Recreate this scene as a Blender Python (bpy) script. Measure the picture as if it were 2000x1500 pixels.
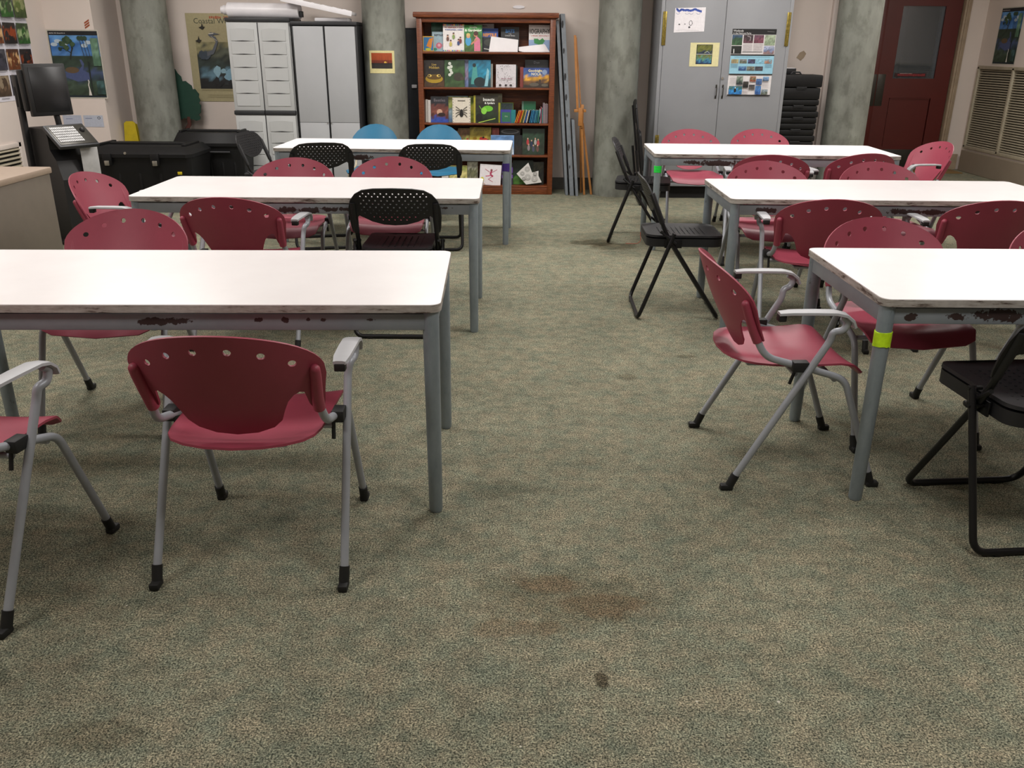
import bpy, bmesh, math, random
from mathutils import Vector, Matrix
from mathutils.geometry import delaunay_2d_cdt
PI = math.pi
scn = bpy.context.scene
for o in list(bpy.data.objects): bpy.data.objects.remove(o)
C = scn.collection

# ------------------------------------------------------------------ camera, world, lights, exposure
PITCH, ROLL, CAMH, FPX = 0.3740, 0.0078, 1.4869, 1678.9
cam = bpy.data.cameras.new('camera'); cam_o = bpy.data.objects.new('camera', cam); C.objects.link(cam_o)
_f = Vector((0, math.cos(PITCH), -math.sin(PITCH))); _r = Vector((1, 0, 0)); _u = Vector((0, math.sin(PITCH), math.cos(PITCH)))
_R = math.cos(ROLL)*_r + math.sin(ROLL)*_u; _U = -math.sin(ROLL)*_r + math.cos(ROLL)*_u
cam_o.matrix_world = Matrix(((_R.x, _U.x, -_f.x, 0), (_R.y, _U.y, -_f.y, 0), (_R.z, _U.z, -_f.z, CAMH), (0, 0, 0, 1)))
cam.sensor_fit = 'HORIZONTAL'; cam.sensor_width = 36; cam.lens = FPX/2000*36; cam.clip_end = 60
scn.camera = cam_o
scn.view_settings.view_transform = 'Standard'; scn.view_settings.look = 'None'
scn.view_settings.gamma = 1; scn.view_settings.use_curve_mapping = False
scn.view_settings.exposure = 0.0
w = bpy.data.worlds.new('world'); scn.world = w; w.use_nodes = True
w.node_tree.nodes['Background'].inputs[0].default_value = (1, .96, .9, 1)
w.node_tree.nodes['Background'].inputs[1].default_value = 0.2
def area(name, loc, sx, sy, power, col=(1, .962, .925)):
    l = bpy.data.lights.new(name, 'AREA'); l.shape = 'RECTANGLE'; l.size = sx; l.size_y = sy; l.energy = power; l.color = col
    o = bpy.data.objects.new(name, l); C.objects.link(o); o.location = loc
    return o
for i, (x, y, p) in enumerate([(-2.6, 4.2, 42), (1.0, 4.2, 48), (4.2, 4.2, 36), (-3.2, 7.2, 62), (-.4, 7.4, 64), (2.4, 7.4, 64), (4.9, 8.6, 54), (-2.4, 1.4, 38), (1.2, 1.4, 38)]):
    area('ceiling_lamp', (x, y, 2.93), 1.2, .6, p)

# ------------------------------------------------------------------ materials
def lin(h):
    if not isinstance(h, str): return tuple(h)[:3]
    h = h.lstrip('#'); h = h if len(h) == 6 else ''.join(q*2 for q in h); out = []
    for i in (0, 2, 4):
        c = int(h[i:i+2], 16)/255
        out.append(c/12.92 if c <= .04045 else ((c+.055)/1.055)**2.4)
    return tuple(out)
def newmat(name):
    m = bpy.data.materials.new(name); m.use_nodes = True
    return m, m.node_tree.nodes, m.node_tree.links, m.node_tree.nodes['Principled BSDF']
def noise(N, L, scale, detail=4, rough=.6, vec=None, mapscale=None, coord='Object'):
    n = N.new('ShaderNodeTexNoise'); n.inputs['Scale'].default_value = scale; n.inputs['Detail'].default_value = detail
    n.inputs['Roughness'].default_value = rough
    tc = N.new('ShaderNodeTexCoord'); mp = N.new('ShaderNodeMapping')
    if mapscale: mp.inputs['Scale'].default_value = mapscale
    L.new(tc.outputs[coord], mp.inputs[0]); L.new(mp.outputs[0], n.inputs['Vector'])
    return n
def ramp(N, L, src, stops):
    r = N.new('ShaderNodeValToRGB'); e = r.color_ramp.elements
    while len(e) < len(stops): e.new(.5)
    for k, (p, c) in enumerate(stops):
        e[k].position = p; e[k].color = (*lin(c), 1)
    L.new(src, r.inputs[0]); return r
def mixc(N, L, fac, a, b, blend='MIX'):
    m = N.new('ShaderNodeMix'); m.data_type = 'RGBA'; m.blend_type = blend
    for s, v in ((0, fac), (6, a), (7, b)):
        if isinstance(v, (int, float)): m.inputs[s].default_value = v
        elif isinstance(v, (tuple, str)): m.inputs[s].default_value = (*lin(v), 1)
        else: L.new(v, m.inputs[s])
    return m.outputs[2]
def bump(N, L, b, src, strength, dist=.002):
    n = N.new('ShaderNodeBump'); n.inputs['Strength'].default_value = strength; n.inputs['Distance'].default_value = dist
    L.new(src, n.inputs['Height']); L.new(n.outputs[0], b.inputs['Normal'])
def plain(name, col, rough=.5, metal=0, var=.12, scale=14, bmp=0, bscale=300, spec=.5):
    m, N, L, b = newmat(name); c = lin(col)
    n = noise(N, L, scale)
    r = ramp(N, L, n.outputs[0], [(.3, tuple(x*(1-var) for x in c)), (.7, tuple(min(1, x*(1+var)) for x in c))])
    L.new(r.outputs[0], b.inputs['Base Color']); b.inputs['Roughness'].default_value = rough; b.inputs['Metallic'].default_value = metal
    b.inputs['Specular IOR Level'].default_value = spec
    if bmp:
        n2 = noise(N, L, bscale, 2); bump(N, L, b, n2.outputs[0], bmp, .001)
    return m
M = {}
M['red'] = plain('red_plastic', '#963c4e', .48, 0, .05, 8, .25, 500)
M['blue'] = plain('blue_plastic', '#1c6688', .4, 0, .05, 8, .2, 500)
M['black'] = plain('black_plastic', '#17171a', .5, 0, .2, 8, .2, 500)
M['black_metal'] = plain('black_painted_steel', '#131315', .38, .2)
M['rubber'] = plain('black_rubber', '#121212', .6)
M['silver'] = plain('silver_grey_painted_tube', '#a0a4ab', .42, .25, .06)
M['arm'] = plain('light_grey_plastic', '#a9aaae', .45, 0, .05, 8, .15, 500)
M['tan_metal'] = plain('beige_painted_tube', '#b5ab93', .4, .1)
M['grey_cab'] = plain('grey_painted_wood', '#8a8c90', .45, 0, .03, 3)
M['beige_wall'] = plain('painted_wall', '#d6cac2', .85, 0, .03, 1.5, .15, 120)
M['ceil'] = plain('ceiling_paint', '#d8d2c8', .9)
M['base'] = plain('dark_baseboard', '#5a5751', .6)
M['kerb'] = plain('brown_beige_kerb_paint', '#8a7d6d', .75, 0, .05, 4)
M['door_red'] = plain('dark_red_door_paint', '#541a15', .45, 0, .06, 4)
M['frame_beige'] = plain('beige_frame_paint', '#9c8a74', .6)
M['plate'] = plain('dark_bronze_plate', '#3d3b36', .4, .5)
M['shed_grey'] = plain('pale_grey_moulded_plastic', '#b2b4b4', .5, 0, .02, 5)
M['shed_grey2'] = plain('smooth_grey_laminate', '#a9abae', .5, 0, .02, 5)
M['charcoal'] = plain('charcoal_plastic', '#26272a', .5)
M['white_plastic'] = plain('white_plastic', '#e8e6ea', .35, 0, .03)
M['paper'] = plain('white_paper', '#e9e6e8', .7, 0, .03)
M['pages'] = plain('book_pages', '#d9d3c4', .8)
M['brass'] = plain('aged_brass', '#8a7a3a', .4, .7, .45, 60)
M['steel'] = plain('steel', '#a9a49a', .35, .8)
M['yellow'] = plain('yellow_plastic', '#c8b21e', .5)
M['desk'] = plain('tan_laminate', '#aa9786', .45, 0, .04, 30)
M['desk_side'] = plain('beige_laminate_panel', '#756c61', .6, 0, .05, 10)
M['neon'] = plain('neon_yellow_green_tape', '#c6f01a', .5, 0, .1, 80, .6, 60)
M['neong'] = plain('bright_green_tape', '#25e04a', .5, 0, .1, 80)
M['purple'] = plain('purple_tape', '#3c2378', .5, 0, .1, 80)
M['louver'] = plain('louver_paint', '#a9a08c', .55)
M['dark'] = plain('dark_void', '#141312', .9)
M['board_grey'] = plain('blue_grey_painted_board', '#73797f', .5, 0, .12, 30)
M['easel'] = plain('varnished_pine', '#a8713a', .45, 0, .12, 30)
M['green_felt'] = plain('dark_green_painted_board', '#123a2c', .7, 0, .1, 20)
M['trunk'] = plain('brown_painted_board', '#4b241c', .7)
M['kiosk'] = plain('kiosk_black', '#121214', .5, 0, .15, 20)
M['slate'] = plain('dark_chalkboard', '#2a2d31', .6, 0, .25, 6)
M['screen'] = plain('monitor_screen', '#121316', .3)
M['mat_tan'] = plain('tan_door_mat', '#7e6238', .9, 0, .2, 60)
M['case'] = plain('ribbed_black_case', '#121213', .55, 0, .15, 30, spec=.3)
M['tote'] = plain('black_tote_plastic', '#101011', .5, 0, .15, 20, spec=.3)
M['label_white'] = plain('sticker', '#b4b4b4', .5)

def wood_mat():
    m, N, L, b = newmat('reddish_oak')
    n = noise(N, L, 6, 6, .65, mapscale=(1, 6, 14))
    n2 = noise(N, L, 60, 3, .6, mapscale=(.4, 3, 6))
    r = ramp(N, L, n.outputs[0], [(.3, '#552a16'), (.55, '#7c4222'), (.8, '#9a5a32')])
    r2 = ramp(N, L, n2.outputs[0], [(.35, '#b0a090'), (.6, '#ffffff')])
    L.new(mixc(N, L, .7, r.outputs[0], r2.outputs[0], 'MULTIPLY'), b.inputs['Base Color']); b.inputs['Roughness'].default_value = .38
    return m
M['wood'] = wood_mat()

def concrete():
    m, N, L, b = newmat('mottled_concrete')
    n = noise(N, L, 2.2, 6, .6, mapscale=(1.6, 1.6, .6)); n2 = noise(N, L, 9, 5, .6, mapscale=(1, 1, .6)); n3 = noise(N, L, 40, 2)
    r = ramp(N, L, n.outputs[0], [(.3, '#686a63'), (.45, '#787a72'), (.58, '#85887f'), (.72, '#90938b')])
    r2 = ramp(N, L, n2.outputs[0], [(.36, '#a19f96'), (.52, '#ffffff')])
    r3 = ramp(N, L, n3.outputs[0], [(.22, '#66665e'), (.28, '#ffffff')])
    c = mixc(N, L, .45, r.outputs[0], r2.outputs[0], 'MULTIPLY'); c = mixc(N, L, .7, c, r3.outputs[0], 'MULTIPLY')
    L.new(c, b.inputs['Base Color']); b.inputs['Roughness'].default_value = .6
    bump(N, L, b, n2.outputs[0], .3, .004); return m
M['concrete'] = concrete()

def math_n(N, L, op, a, b=None):
    n = N.new('ShaderNodeMath'); n.operation = op; n.use_clamp = op == 'MULTIPLY_ADD'
    for k, v in ((0, a), (1, b)):
        if v is None: continue
        if isinstance(v, (int, float)): n.inputs[k].default_value = v
        else: L.new(v, n.inputs[k])
    return n.outputs[0]
def spot(N, L, x, y, rx, ry, rag=.5, nscale=9, zc=False, hi=1.15, lo=.75):
    """soft irregular mask around (x,y) in object space; 1 inside"""
    tc = N.new('ShaderNodeTexCoord'); sp = N.new('ShaderNodeSeparateXYZ'); L.new(tc.outputs['Object'], sp.inputs[0])
    a = math_n(N, L, 'DIVIDE', math_n(N, L, 'SUBTRACT', sp.outputs[0], x), rx)
    b = math_n(N, L, 'DIVIDE', math_n(N, L, 'SUBTRACT', sp.outputs[2 if zc else 1], y), ry)
    d = math_n(N, L, 'SQRT', math_n(N, L, 'ADD', math_n(N, L, 'MULTIPLY', a, a), math_n(N, L, 'MULTIPLY', b, b)))
    n = noise(N, L, nscale, 5, .7)
    d = math_n(N, L, 'ADD', d, math_n(N, L, 'MULTIPLY', math_n(N, L, 'SUBTRACT', n.outputs[0], .5), rag*4))
    mr = N.new('ShaderNodeMapRange'); mr.inputs[1].default_value = hi; mr.inputs[2].default_value = lo; L.new(d, mr.inputs[0])
    return mr.outputs[0]
def carpet():
    m, N, L, b = newmat('mottled_green_grey_carpet')
    fine = noise(N, L, 215, 3, .75); fine2 = noise(N, L, 85, 4, .72, mapscale=(1, 1.25, 1)); mid = noise(N, L, 15, 5, .72, mapscale=(1, 1.25, 1))
    big = noise(N, L, 3.2, 4, .6); hue = noise(N, L, 11, 6, .75)
    base = ramp(N, L, fine.outputs[0], [(.36, '#30332f'), (.45, '#6f7068'), (.52, '#9a988c'), (.62, '#ccc8b8')])
    tint = ramp(N, L, hue.outputs[0], [(.34, '#8b9891'), (.45, '#9a9f95'), (.53, '#a6a296'), (.66, '#ada194')])
    c = mixc(N, L, .62, base.outputs[0], mixc(N, L, 1, base.outputs[0], mixc(N, L, 1, tint.outputs[0], (2.3, 2.3, 2.3), 'MULTIPLY'), 'MULTIPLY'))
    r2 = ramp(N, L, fine2.outputs[0], [(.33, (.48, .50, .48)), (.5, (.94, .94, .93)), (.68, (1.3, 1.27, 1.2))])
    c = mixc(N, L, .85, c, r2.outputs[0], 'MULTIPLY')
    r3 = ramp(N, L, mid.outputs[0], [(.36, (.70, .74, .73)), (.60, (1.2, 1.19, 1.15))])
    c = mixc(N, L, .8, c, r3.outputs[0], 'MULTIPLY')
    r4 = ramp(N, L, big.outputs[0], [(.35, (.88, .9, .88)), (.65, (1.1, 1.08, 1.04))])
    c = mixc(N, L, 1, c, r4.outputs[0], 'MULTIPLY')
    for x, y, rx, ry, col, f in [(.12, 2.16, .10, .05, '#92664c', .3), (.27, 2.06, .12, .06, '#92664c', .34), (.02, 1.95, .12, .04, '#8c664c', .25), (.18, 2.1, .25, .14, '#7a6a58', .3),
                                 (.66, 6.97, .17, .14, '#5a5040', .6), (.80, 6.84, .2, .14, '#5c5142', .5), (.232, 1.75, .018, .03, '#33281c', .7),
                                 (-1.03, 3.64, .12, .05, '#70604c', .3), (-.05, 2.75, .15, .06, '#3c3c34', .25), (-1.35, 1.72, .1, .05, '#3f3d30', .35), (-.95, 1.55, .14, .05, '#5c4c3a', .3),
                                 (.55, 3.9, .06, .04, '#55493a', .35), (.9, 4.2, .05, .03, '#55493a', .4), (.36, 1.25, .1, .04, '#8b6a50', .25)]:
        s = spot(N, L, x, y, rx, ry)
        c = mixc(N, L, math_n(N, L, 'MULTIPLY', s, f), c, mixc(N, L, 1, c, mixc(N, L, 1, col, (2.2, 2.2, 2.2), 'MULTIPLY'), 'MULTIPLY'))
    # tiny white specks of lint
    v = noise(N, L, 60, 0, 0); sp = ramp(N, L, v.outputs[0], [(.885, (0, 0, 0)), (.9, (1, 1, 1))])
    c = mixc(N, L, sp.outputs[0], c, '#cfcabb')
    L.new(c, b.inputs['Base Color']); b.inputs['Roughness'].default_value = .95; b.inputs['Specular IOR Level'].default_value = .1
    bump(N, L, b, fine.outputs[0], .8, .006); return m
M['carpet'] = carpet()

def laminate():
    m, N, L, b = newmat('white_laminate')
    n = noise(N, L, 3, 4); r = ramp(N, L, n.outputs[0], [(.3, '#efebec'), (.7, '#f5f2f3')])
    L.new(r.outputs[0], b.inputs['Base Color']); b.inputs['Roughness'].default_value = .3; return m
M['laminate'] = laminate()
def edgeband(seed):
    m, N, L, b = newmat('worn_table_edge')
    n = noise(N, L, 9+seed*.3, 6, .7, mapscale=(1, 1, 7)); n2 = noise(N, L, 60, 3)
    r = ramp(N, L, n.outputs[0], [(.38, '#54453d'), (.44, '#a19a92'), (.62, '#bdb8b2')])
    L.new(mixc(N, L, .3, r.outputs[0], n2.outputs[0], 'MULTIPLY'), b.inputs['Base Color']); b.inputs['Roughness'].default_value = .6; return m
def apron_mat(patches, seed):
    m, N, L, b = newmat('chipped_grey_steel')
    base = plain_cols = noise(N, L, 8); r = ramp(N, L, base.outputs[0], [(.3, '#7f868c'), (.7, '#8b9196')]); c = r.outputs[0]
    for x, z, rx, rz in patches:
        s = spot(N, L, x, z, rx, rz, .9, 30+seed, zc=True, hi=1.0, lo=.9)
        c = mixc(N, L, math_n(N, L, 'MULTIPLY', s, .97), c, '#33201d')
    L.new(c, b.inputs['Base Color']); b.inputs['Roughness'].default_value = .5; b.inputs['Metallic'].default_value = .1; return m
def leg_mat():
    m, N, L, b = newmat('scuffed_grey_leg_paint')
    n = noise(N, L, 22, 6, .7, mapscale=(1, 1, .4)); r = ramp(N, L, n.outputs[0], [(.27, '#45403c'), (.34, '#808b92'), (.7, '#939da3')])
    L.new(r.outputs[0], b.inputs['Base Color']); b.inputs['Roughness'].default_value = .45; b.inputs['Metallic'].default_value = .15; return m
M['leg'] = leg_mat()
def print_mat():
    m, N, L, b = newmat('printed_ink')
    a = N.new('ShaderNodeVertexColor'); a.layer_name = 'Col'
    n = noise(N, L, 70, 4, .7); r = ramp(N, L, n.outputs[0], [(.35, (.75, .75, .75)), (.65, (1.1, 1.1, 1.1))])
    L.new(mixc(N, L, .5, a.outputs[0], r.outputs[0], 'MULTIPLY'), b.inputs['Base Color']); b.inputs['Roughness'].default_value = .35; return m
M['print'] = print_mat()
def print_matte():
    m, N, L, b = newmat('matt_poster_ink')
    a = N.new('ShaderNodeVertexColor'); a.layer_name = 'Col'
    n = noise(N, L, 45, 4, .7); r = ramp(N, L, n.outputs[0], [(.35, (.8, .8, .8)), (.65, (1.08, 1.08, 1.08))])
    L.new(mixc(N, L, .4, a.outputs[0], r.outputs[0], 'MULTIPLY'), b.inputs['Base Color']); b.inputs['Roughness'].default_value = .65; return m
M['matte'] = print_matte()
def glass_mat():
    m, N, L, b = newmat('door_glass'); b.inputs['Base Color'].default_value = (.5, .55, .6, 1)
    b.inputs['Transmission Weight'].default_value = .9; b.inputs['Roughness'].default_value = .03; return m
M['glass'] = glass_mat()

# ------------------------------------------------------------------ geometry helpers
def tag(o, label=None, cat=None, group=None, kind=None):
    for k, v in (('label', label), ('category', cat), ('group', group), ('kind', kind)):
        if v: o[k] = v
    return o
def empty(name, loc=(0, 0, 0), rz=0, label=None, cat=None, group=None):
    o = bpy.data.objects.new(name, None); o.empty_display_size = .1; C.objects.link(o)
    o.location = loc; o.rotation_euler = (0, 0, rz); return tag(o, label, cat, group)
def obj(name, bm, mats, parent=None, smooth=True, label=None, loc=None):
    me = bpy.data.meshes.new(name)
    bmesh.ops.recalc_face_normals(bm, faces=bm.faces)
    bm.to_mesh(me); bm.free()
    for m in (mats if isinstance(mats, (list, tuple)) else [mats]): me.materials.append(M[m] if isinstance(m, str) else m)
    if smooth:
        for p in me.polygons: p.use_smooth = True
        me.set_sharp_from_angle(angle=math.radians(38))
    o = bpy.data.objects.new(name, me); C.objects.link(o)
    if parent: o.parent = parent
    if loc: o.location = loc
    if label: o['label'] = label
    return o
def copy_tree(o, parent=None):
    c = o.copy(); C.objects.link(c); c.parent = parent
    for ch in o.children: copy_tree(ch, c)
    return c
def B(): return bmesh.new()
def box(bm, x0, x1, y0, y1, z0, z1, bev=0, seg=2, mi=0, M4=None):
    r = bmesh.ops.create_cube(bm, size=1); vs = r['verts']
    for v in vs: v.co = Vector(((x0+x1)/2+v.co.x*(x1-x0), (y0+y1)/2+v.co.y*(y1-y0), (z0+z1)/2+v.co.z*(z1-z0)))
    fs = set(f for v in vs for f in v.link_faces)
    if bev:
        es = list(set(e for v in vs for e in v.link_edges))
        rr = bmesh.ops.bevel(bm, geom=es, offset=bev, segments=seg, profile=.5, affect='EDGES')
        vs = list(set(list(rr['verts']) + [v for v in vs if v.is_valid])); fs = set(f for v in vs for f in v.link_faces)
    for f in fs: f.material_index = mi
    if M4:
        for v in vs: v.co = M4 @ v.co
    return vs
def fillet(pts, r, n=6):
    pts = [Vector(p) for p in pts]; out = [pts[0]]
    for i in range(1, len(pts)-1):
        a, b, c = pts[i-1], pts[i], pts[i+1]; u = (a-b); v = (c-b); rr = r[i-1] if isinstance(r, (list, tuple)) else r
        d = min(rr, u.length*.49, v.length*.49); p = b+u.normalized()*d; q = b+v.normalized()*d
        for k in range(n+1):
            t = k/n; out.append((1-t)**2*p+2*t*(1-t)*b+t*t*q)
    out.append(pts[-1]); return out
def tube(bm, pts, r, seg=10, r2=None, flat=1.0, mi=0, side=Vector((0, 1, 0))):
    pts = [Vector(p) for p in pts]; n = len(pts); rings = []
    up = None
    for i, p in enumerate(pts):
        t = (pts[min(i+1, n-1)]-pts[max(i-1, 0)]).normalized()
        if up is None:
            up = side if abs(t.dot(side)) < .95 else Vector((0, 0, 1))
        a = (up-t*up.dot(t)).normalized(); up = a; b = t.cross(a)
        rr = r if r2 is None else r+(r2-r)*i/(n-1)
        rings.append([bm.verts.new(p+a*rr*math.cos(2*PI*k/seg)*flat+b*rr*math.sin(2*PI*k/seg)) for k in range(seg)])
    for i in range(n-1):
        for k in range(seg):
            f = bm.faces.new((rings[i][k], rings[i][(k+1) % seg], rings[i+1][(k+1) % seg], rings[i+1][k])); f.material_index = mi
    bm.faces.new(rings[0][::-1]).material_index = mi; bm.faces.new(rings[-1]).material_index = mi
def cyl(bm, x, y, z0, z1, r, r1=None, seg=32, mi=0):
    tube(bm, [(x, y, z0), (x, y, z1)], r, seg, r1, mi=mi)
def cylp(bm, a, b, r, seg=16, mi=0): tube(bm, [a, b], r, seg, mi=mi)
def prism(bm, poly, h0, h1, axis='z', mi=0):
    def P(a, b, h):
        return {'z': (a, b, h), 'y': (a, h, b), 'x': (h, a, b)}[axis]
    lo = [bm.verts.new(P(a, b, h0)) for a, b in poly]; hi = [bm.verts.new(P(a, b, h1)) for a, b in poly]
    n = len(poly)
    for k in range(n): bm.faces.new((lo[k], lo[(k+1) % n], hi[(k+1) % n], hi[k])).material_index = mi
    bm.faces.new(lo[::-1]).material_index = mi; bm.faces.new(hi).material_index = mi
def rrect(x0, x1, y0, y1, r, n=6):
    out = []
    for cx, cy, a0 in ((x1-r, y1-r, 0), (x0+r, y1-r, 90), (x0+r, y0+r, 180), (x1-r, y0+r, 270)):
        for k in range(n+1):
            a = math.radians(a0+90*k/n); out.append((cx+r*math.cos(a), cy+r*math.sin(a)))
    return out
def inpoly(p, poly):
    x, y = p; c = False; j = len(poly)-1
    for i in range(len(poly)):
        xi, yi = poly[i]; xj, yj = poly[j]
        if (yi > y) != (yj > y) and x < (xj-xi)*(y-yi)/(yj-yi)+xi: c = not c
        j = i
    return c
def catmull(pts, n=4, closed=False):
    out = []; m = len(pts)
    for i in range(m if closed else m-1):
        p = [Vector(pts[(i+k) % m] if closed else pts[min(max(i+k, 0), m-1)]) for k in (-1, 0, 1, 2)]
        for k in range(n):
            t = k/n; out.append(tuple(.5*((2*p[1])+(p[2]-p[0])*t+(2*p[0]-5*p[1]+4*p[2]-p[3])*t*t+(-p[0]+3*p[1]-3*p[2]+p[3])*t**3)))
    if not closed: out.append(tuple(pts[-1]))
    return out
def shell(bm, outline, holes, fn, th, step=.02):
    """curved plate: 2-D outline with holes, fn maps (u,v)->Vector, th = thickness along the normal"""
    pts = [Vector(p) for p in outline]; edges = [(i, (i+1) % len(outline)) for i in range(len(outline))]
    for h in holes:
        b0 = len(pts); pts += [Vector(p) for p in h]; edges += [(b0+i, b0+(i+1) % len(h)) for i in range(len(h))]
    us = [p[0] for p in outline]; vs = [p[1] for p in outline]
    u = min(us)+step*.5
    while u < max(us):
        v = min(vs)+step*.5
        while v < max(vs):
            if inpoly((u, v), outline) and not any(inpoly((u, v), h) for h in holes): pts.append(Vector((u, v)))
            v += step
        u += step
    V, E_, F, *_ = delaunay_2d_cdt(pts, edges, [], 0, 1e-6)
    tri = []
    for f in F:
        c = sum((V[i] for i in f), Vector((0, 0)))/len(f)
        if inpoly(c, outline) and not any(inpoly(c, h) for h in holes): tri.append(list(f))
    e = 1e-4; A = []; Bk = []
    for p in V:
        q = Vector(fn(p[0], p[1])); n = (Vector(fn(p[0]+e, p[1]))-q).cross(Vector(fn(p[0], p[1]+e))-q).normalized()
        A.append(bm.verts.new(q+n*th/2)); Bk.append(bm.verts.new(q-n*th/2))
    cnt = {}
    for t in tri:
        bm.faces.new([A[i] for i in t]); bm.faces.new([Bk[i] for i in reversed(t)])
        for k in range(len(t)):
            a, b = t[k], t[(k+1) % len(t)]; cnt.setdefault((min(a, b), max(a, b)), []).append((a, b))
    for k, l in cnt.items():
        if len(l) == 1:
            a, b = l[0]; bm.faces.new((A[b], A[a], Bk[a], Bk[b]))
    loose = [v for v in bm.verts if not v.link_faces]
    for v in loose: bm.verts.remove(v)
def circ(x, y, r, n=10, ry=None):
    return [(x+r*math.cos(2*PI*k/n), y+(ry or r)*math.sin(2*PI*k/n)) for k in range(n)]

class Art:
    """flat printed artwork in the local x-z plane facing -y, painted as stacked polygons"""
    def __init__(s): s.bm = bmesh.new(); s.cl = s.bm.loops.layers.float_color.new('Col'); s.k = 0; s.rnd = random.Random(1)
    def face(s, pts, col, y):
        f = s.bm.faces.new([s.bm.verts.new((a, y, b)) for a, b in pts]); c = (*lin(col), 1)
        for l in f.loops: l[s.cl] = c
    def nxt(s): s.k += 1; return -.0003*s.k
    def poly(s, pts, col):
        if len(pts) > 4:
            y = s.nxt(); V, E_, F, *_ = delaunay_2d_cdt([Vector(p) for p in pts], [(i, (i+1) % len(pts)) for i in range(len(pts))], [], 1, 1e-6)
            for f in F: s.face([tuple(V[i]) for i in f], col, y)
        else: s.face(pts, col, s.nxt())
    def rect(s, x0, z0, x1, z1, col): s.face([(x0, z0), (x1, z0), (x1, z1), (x0, z1)], col, s.nxt())
    def ell(s, x, z, rx, rz, col, n=14): s.face(circ(x, z, rx, n, rz), col, s.nxt())
    def line(s, pts, w_, col):
        y = s.nxt()
        for (a, b), (c, d) in zip(pts, pts[1:]):
            v = Vector((c-a, d-b)); 
            if v.length < 1e-6: continue
            n = Vector((-v.y, v.x)).normalized()*w_/2; s.face([(a-n.x, b-n.y), (c-n.x, d-n.y), (c+n.x, d+n.y), (a+n.x, b+n.y)], col, y)
    def photo(s, x0, z0, x1, z1, pal, seed=0, n=7, m=7):
        """mottled picture: palette rows from bottom (pal[0]) to top (pal[-1]) with jitter"""
        R = random.Random(seed); y = s.nxt(); V = {}
        for i in range(n+1):
            for j in range(m+1):
                t = (j+R.uniform(-1.2, 1.2))/m*len(pal); c = lin(pal[int(min(max(t, 0), len(pal)-1))]); k = R.uniform(.6, 1.35)
                V[i, j] = (s.bm.verts.new((x0+(x1-x0)*i/n, y, z0+(z1-z0)*j/m)), tuple(q*k for q in c)+(1,))
        for i in range(n):
            for j in range(m):
                q = [V[i, j], V[i+1, j], V[i+1, j+1], V[i, j+1]]; f = s.bm.faces.new([v[0] for v in q])
                for l, v in zip(f.loops, q): l[s.cl] = v[1]
    def blobs(s, x0, z0, x1, z1, cols, n, r, seed=0):
        R = random.Random(seed)
        for k in range(n):
            rr = r*R.uniform(.5, 1.2); x = R.uniform(x0+rr, x1-rr); z = R.uniform(z0+rr, z1-rr)
            pts = [(x+rr*R.uniform(.6, 1.2)*math.cos(a*PI/4), z+rr*R.uniform(.6, 1.2)*math.sin(a*PI/4)) for a in range(8)]
            s.face(pts, R.choice(cols), s.nxt())
    def text(s, txt, x, z, size, col, wmax=None, align='CENTER', bold=0):
        cu = bpy.data.curves.new('lettering', 'FONT'); cu.body = txt; cu.size = size; cu.align_x = align; cu.resolution_u = 2; cu.offset = bold
        o = bpy.data.objects.new('lettering', cu); C.objects.link(o)
        dg = bpy.context.evaluated_depsgraph_get(); me = o.evaluated_get(dg).to_mesh()
        xs = [v.co.x for v in me.vertices] or [0, 1]; wd = max(xs)-min(xs); k = min(1, wmax/wd) if wmax and wd > 0 else 1
        y = s.nxt(); cc = (*lin(col), 1); vs = [s.bm.verts.new((x+v.co.x*k, y, z+v.co.y)) for v in me.vertices]
        for p in me.polygons:
            try: f = s.bm.faces.new([vs[i] for i in p.vertices])
            except ValueError: continue
            for l in f.loops: l[s.cl] = cc
        o.evaluated_get(dg).to_mesh_clear(); bpy.data.objects.remove(o); bpy.data.curves.remove(cu)
    def scrawl(s, x, z, width, h, col, seed=1):
        '''unreadable small print: a row of uneven strokes centred on x'''
        R = random.Random(seed); q = x-width/2; y = s.nxt()
        while q < x+width/2:
            w_ = R.uniform(.25, .7)*h; a = R.uniform(.0, .25)*h; b = h*R.uniform(.7, 1)
            if R.random() > .12: s.face([(q, z+a), (q+w_, z+a), (q+w_, z+b), (q, z+b)], col, y)
            q += w_+h*.16
    def slab(s, x0, z0, x1, z1, th, col):
        c = (*lin(col), 1); n0 = len(s.bm.faces)
        r = bmesh.ops.create_cube(s.bm, size=1)
        for v in r['verts']: v.co = Vector(((x0+x1)/2+v.co.x*(x1-x0), th/2+v.co.y*th, (z0+z1)/2+v.co.z*(z1-z0)))
        for f in set(f for v in r['verts'] for f in v.link_faces):
            for l in f.loops: l[s.cl] = c
    def build(s, name, parent=None, mat='matte'):
        me = bpy.data.meshes.new(name); s.bm.to_mesh(me); s.bm.free(); me.materials.append(M[mat])
        o = bpy.data.objects.new(name, me); C.objects.link(o)
        if parent: o.parent = parent
        return o

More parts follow.
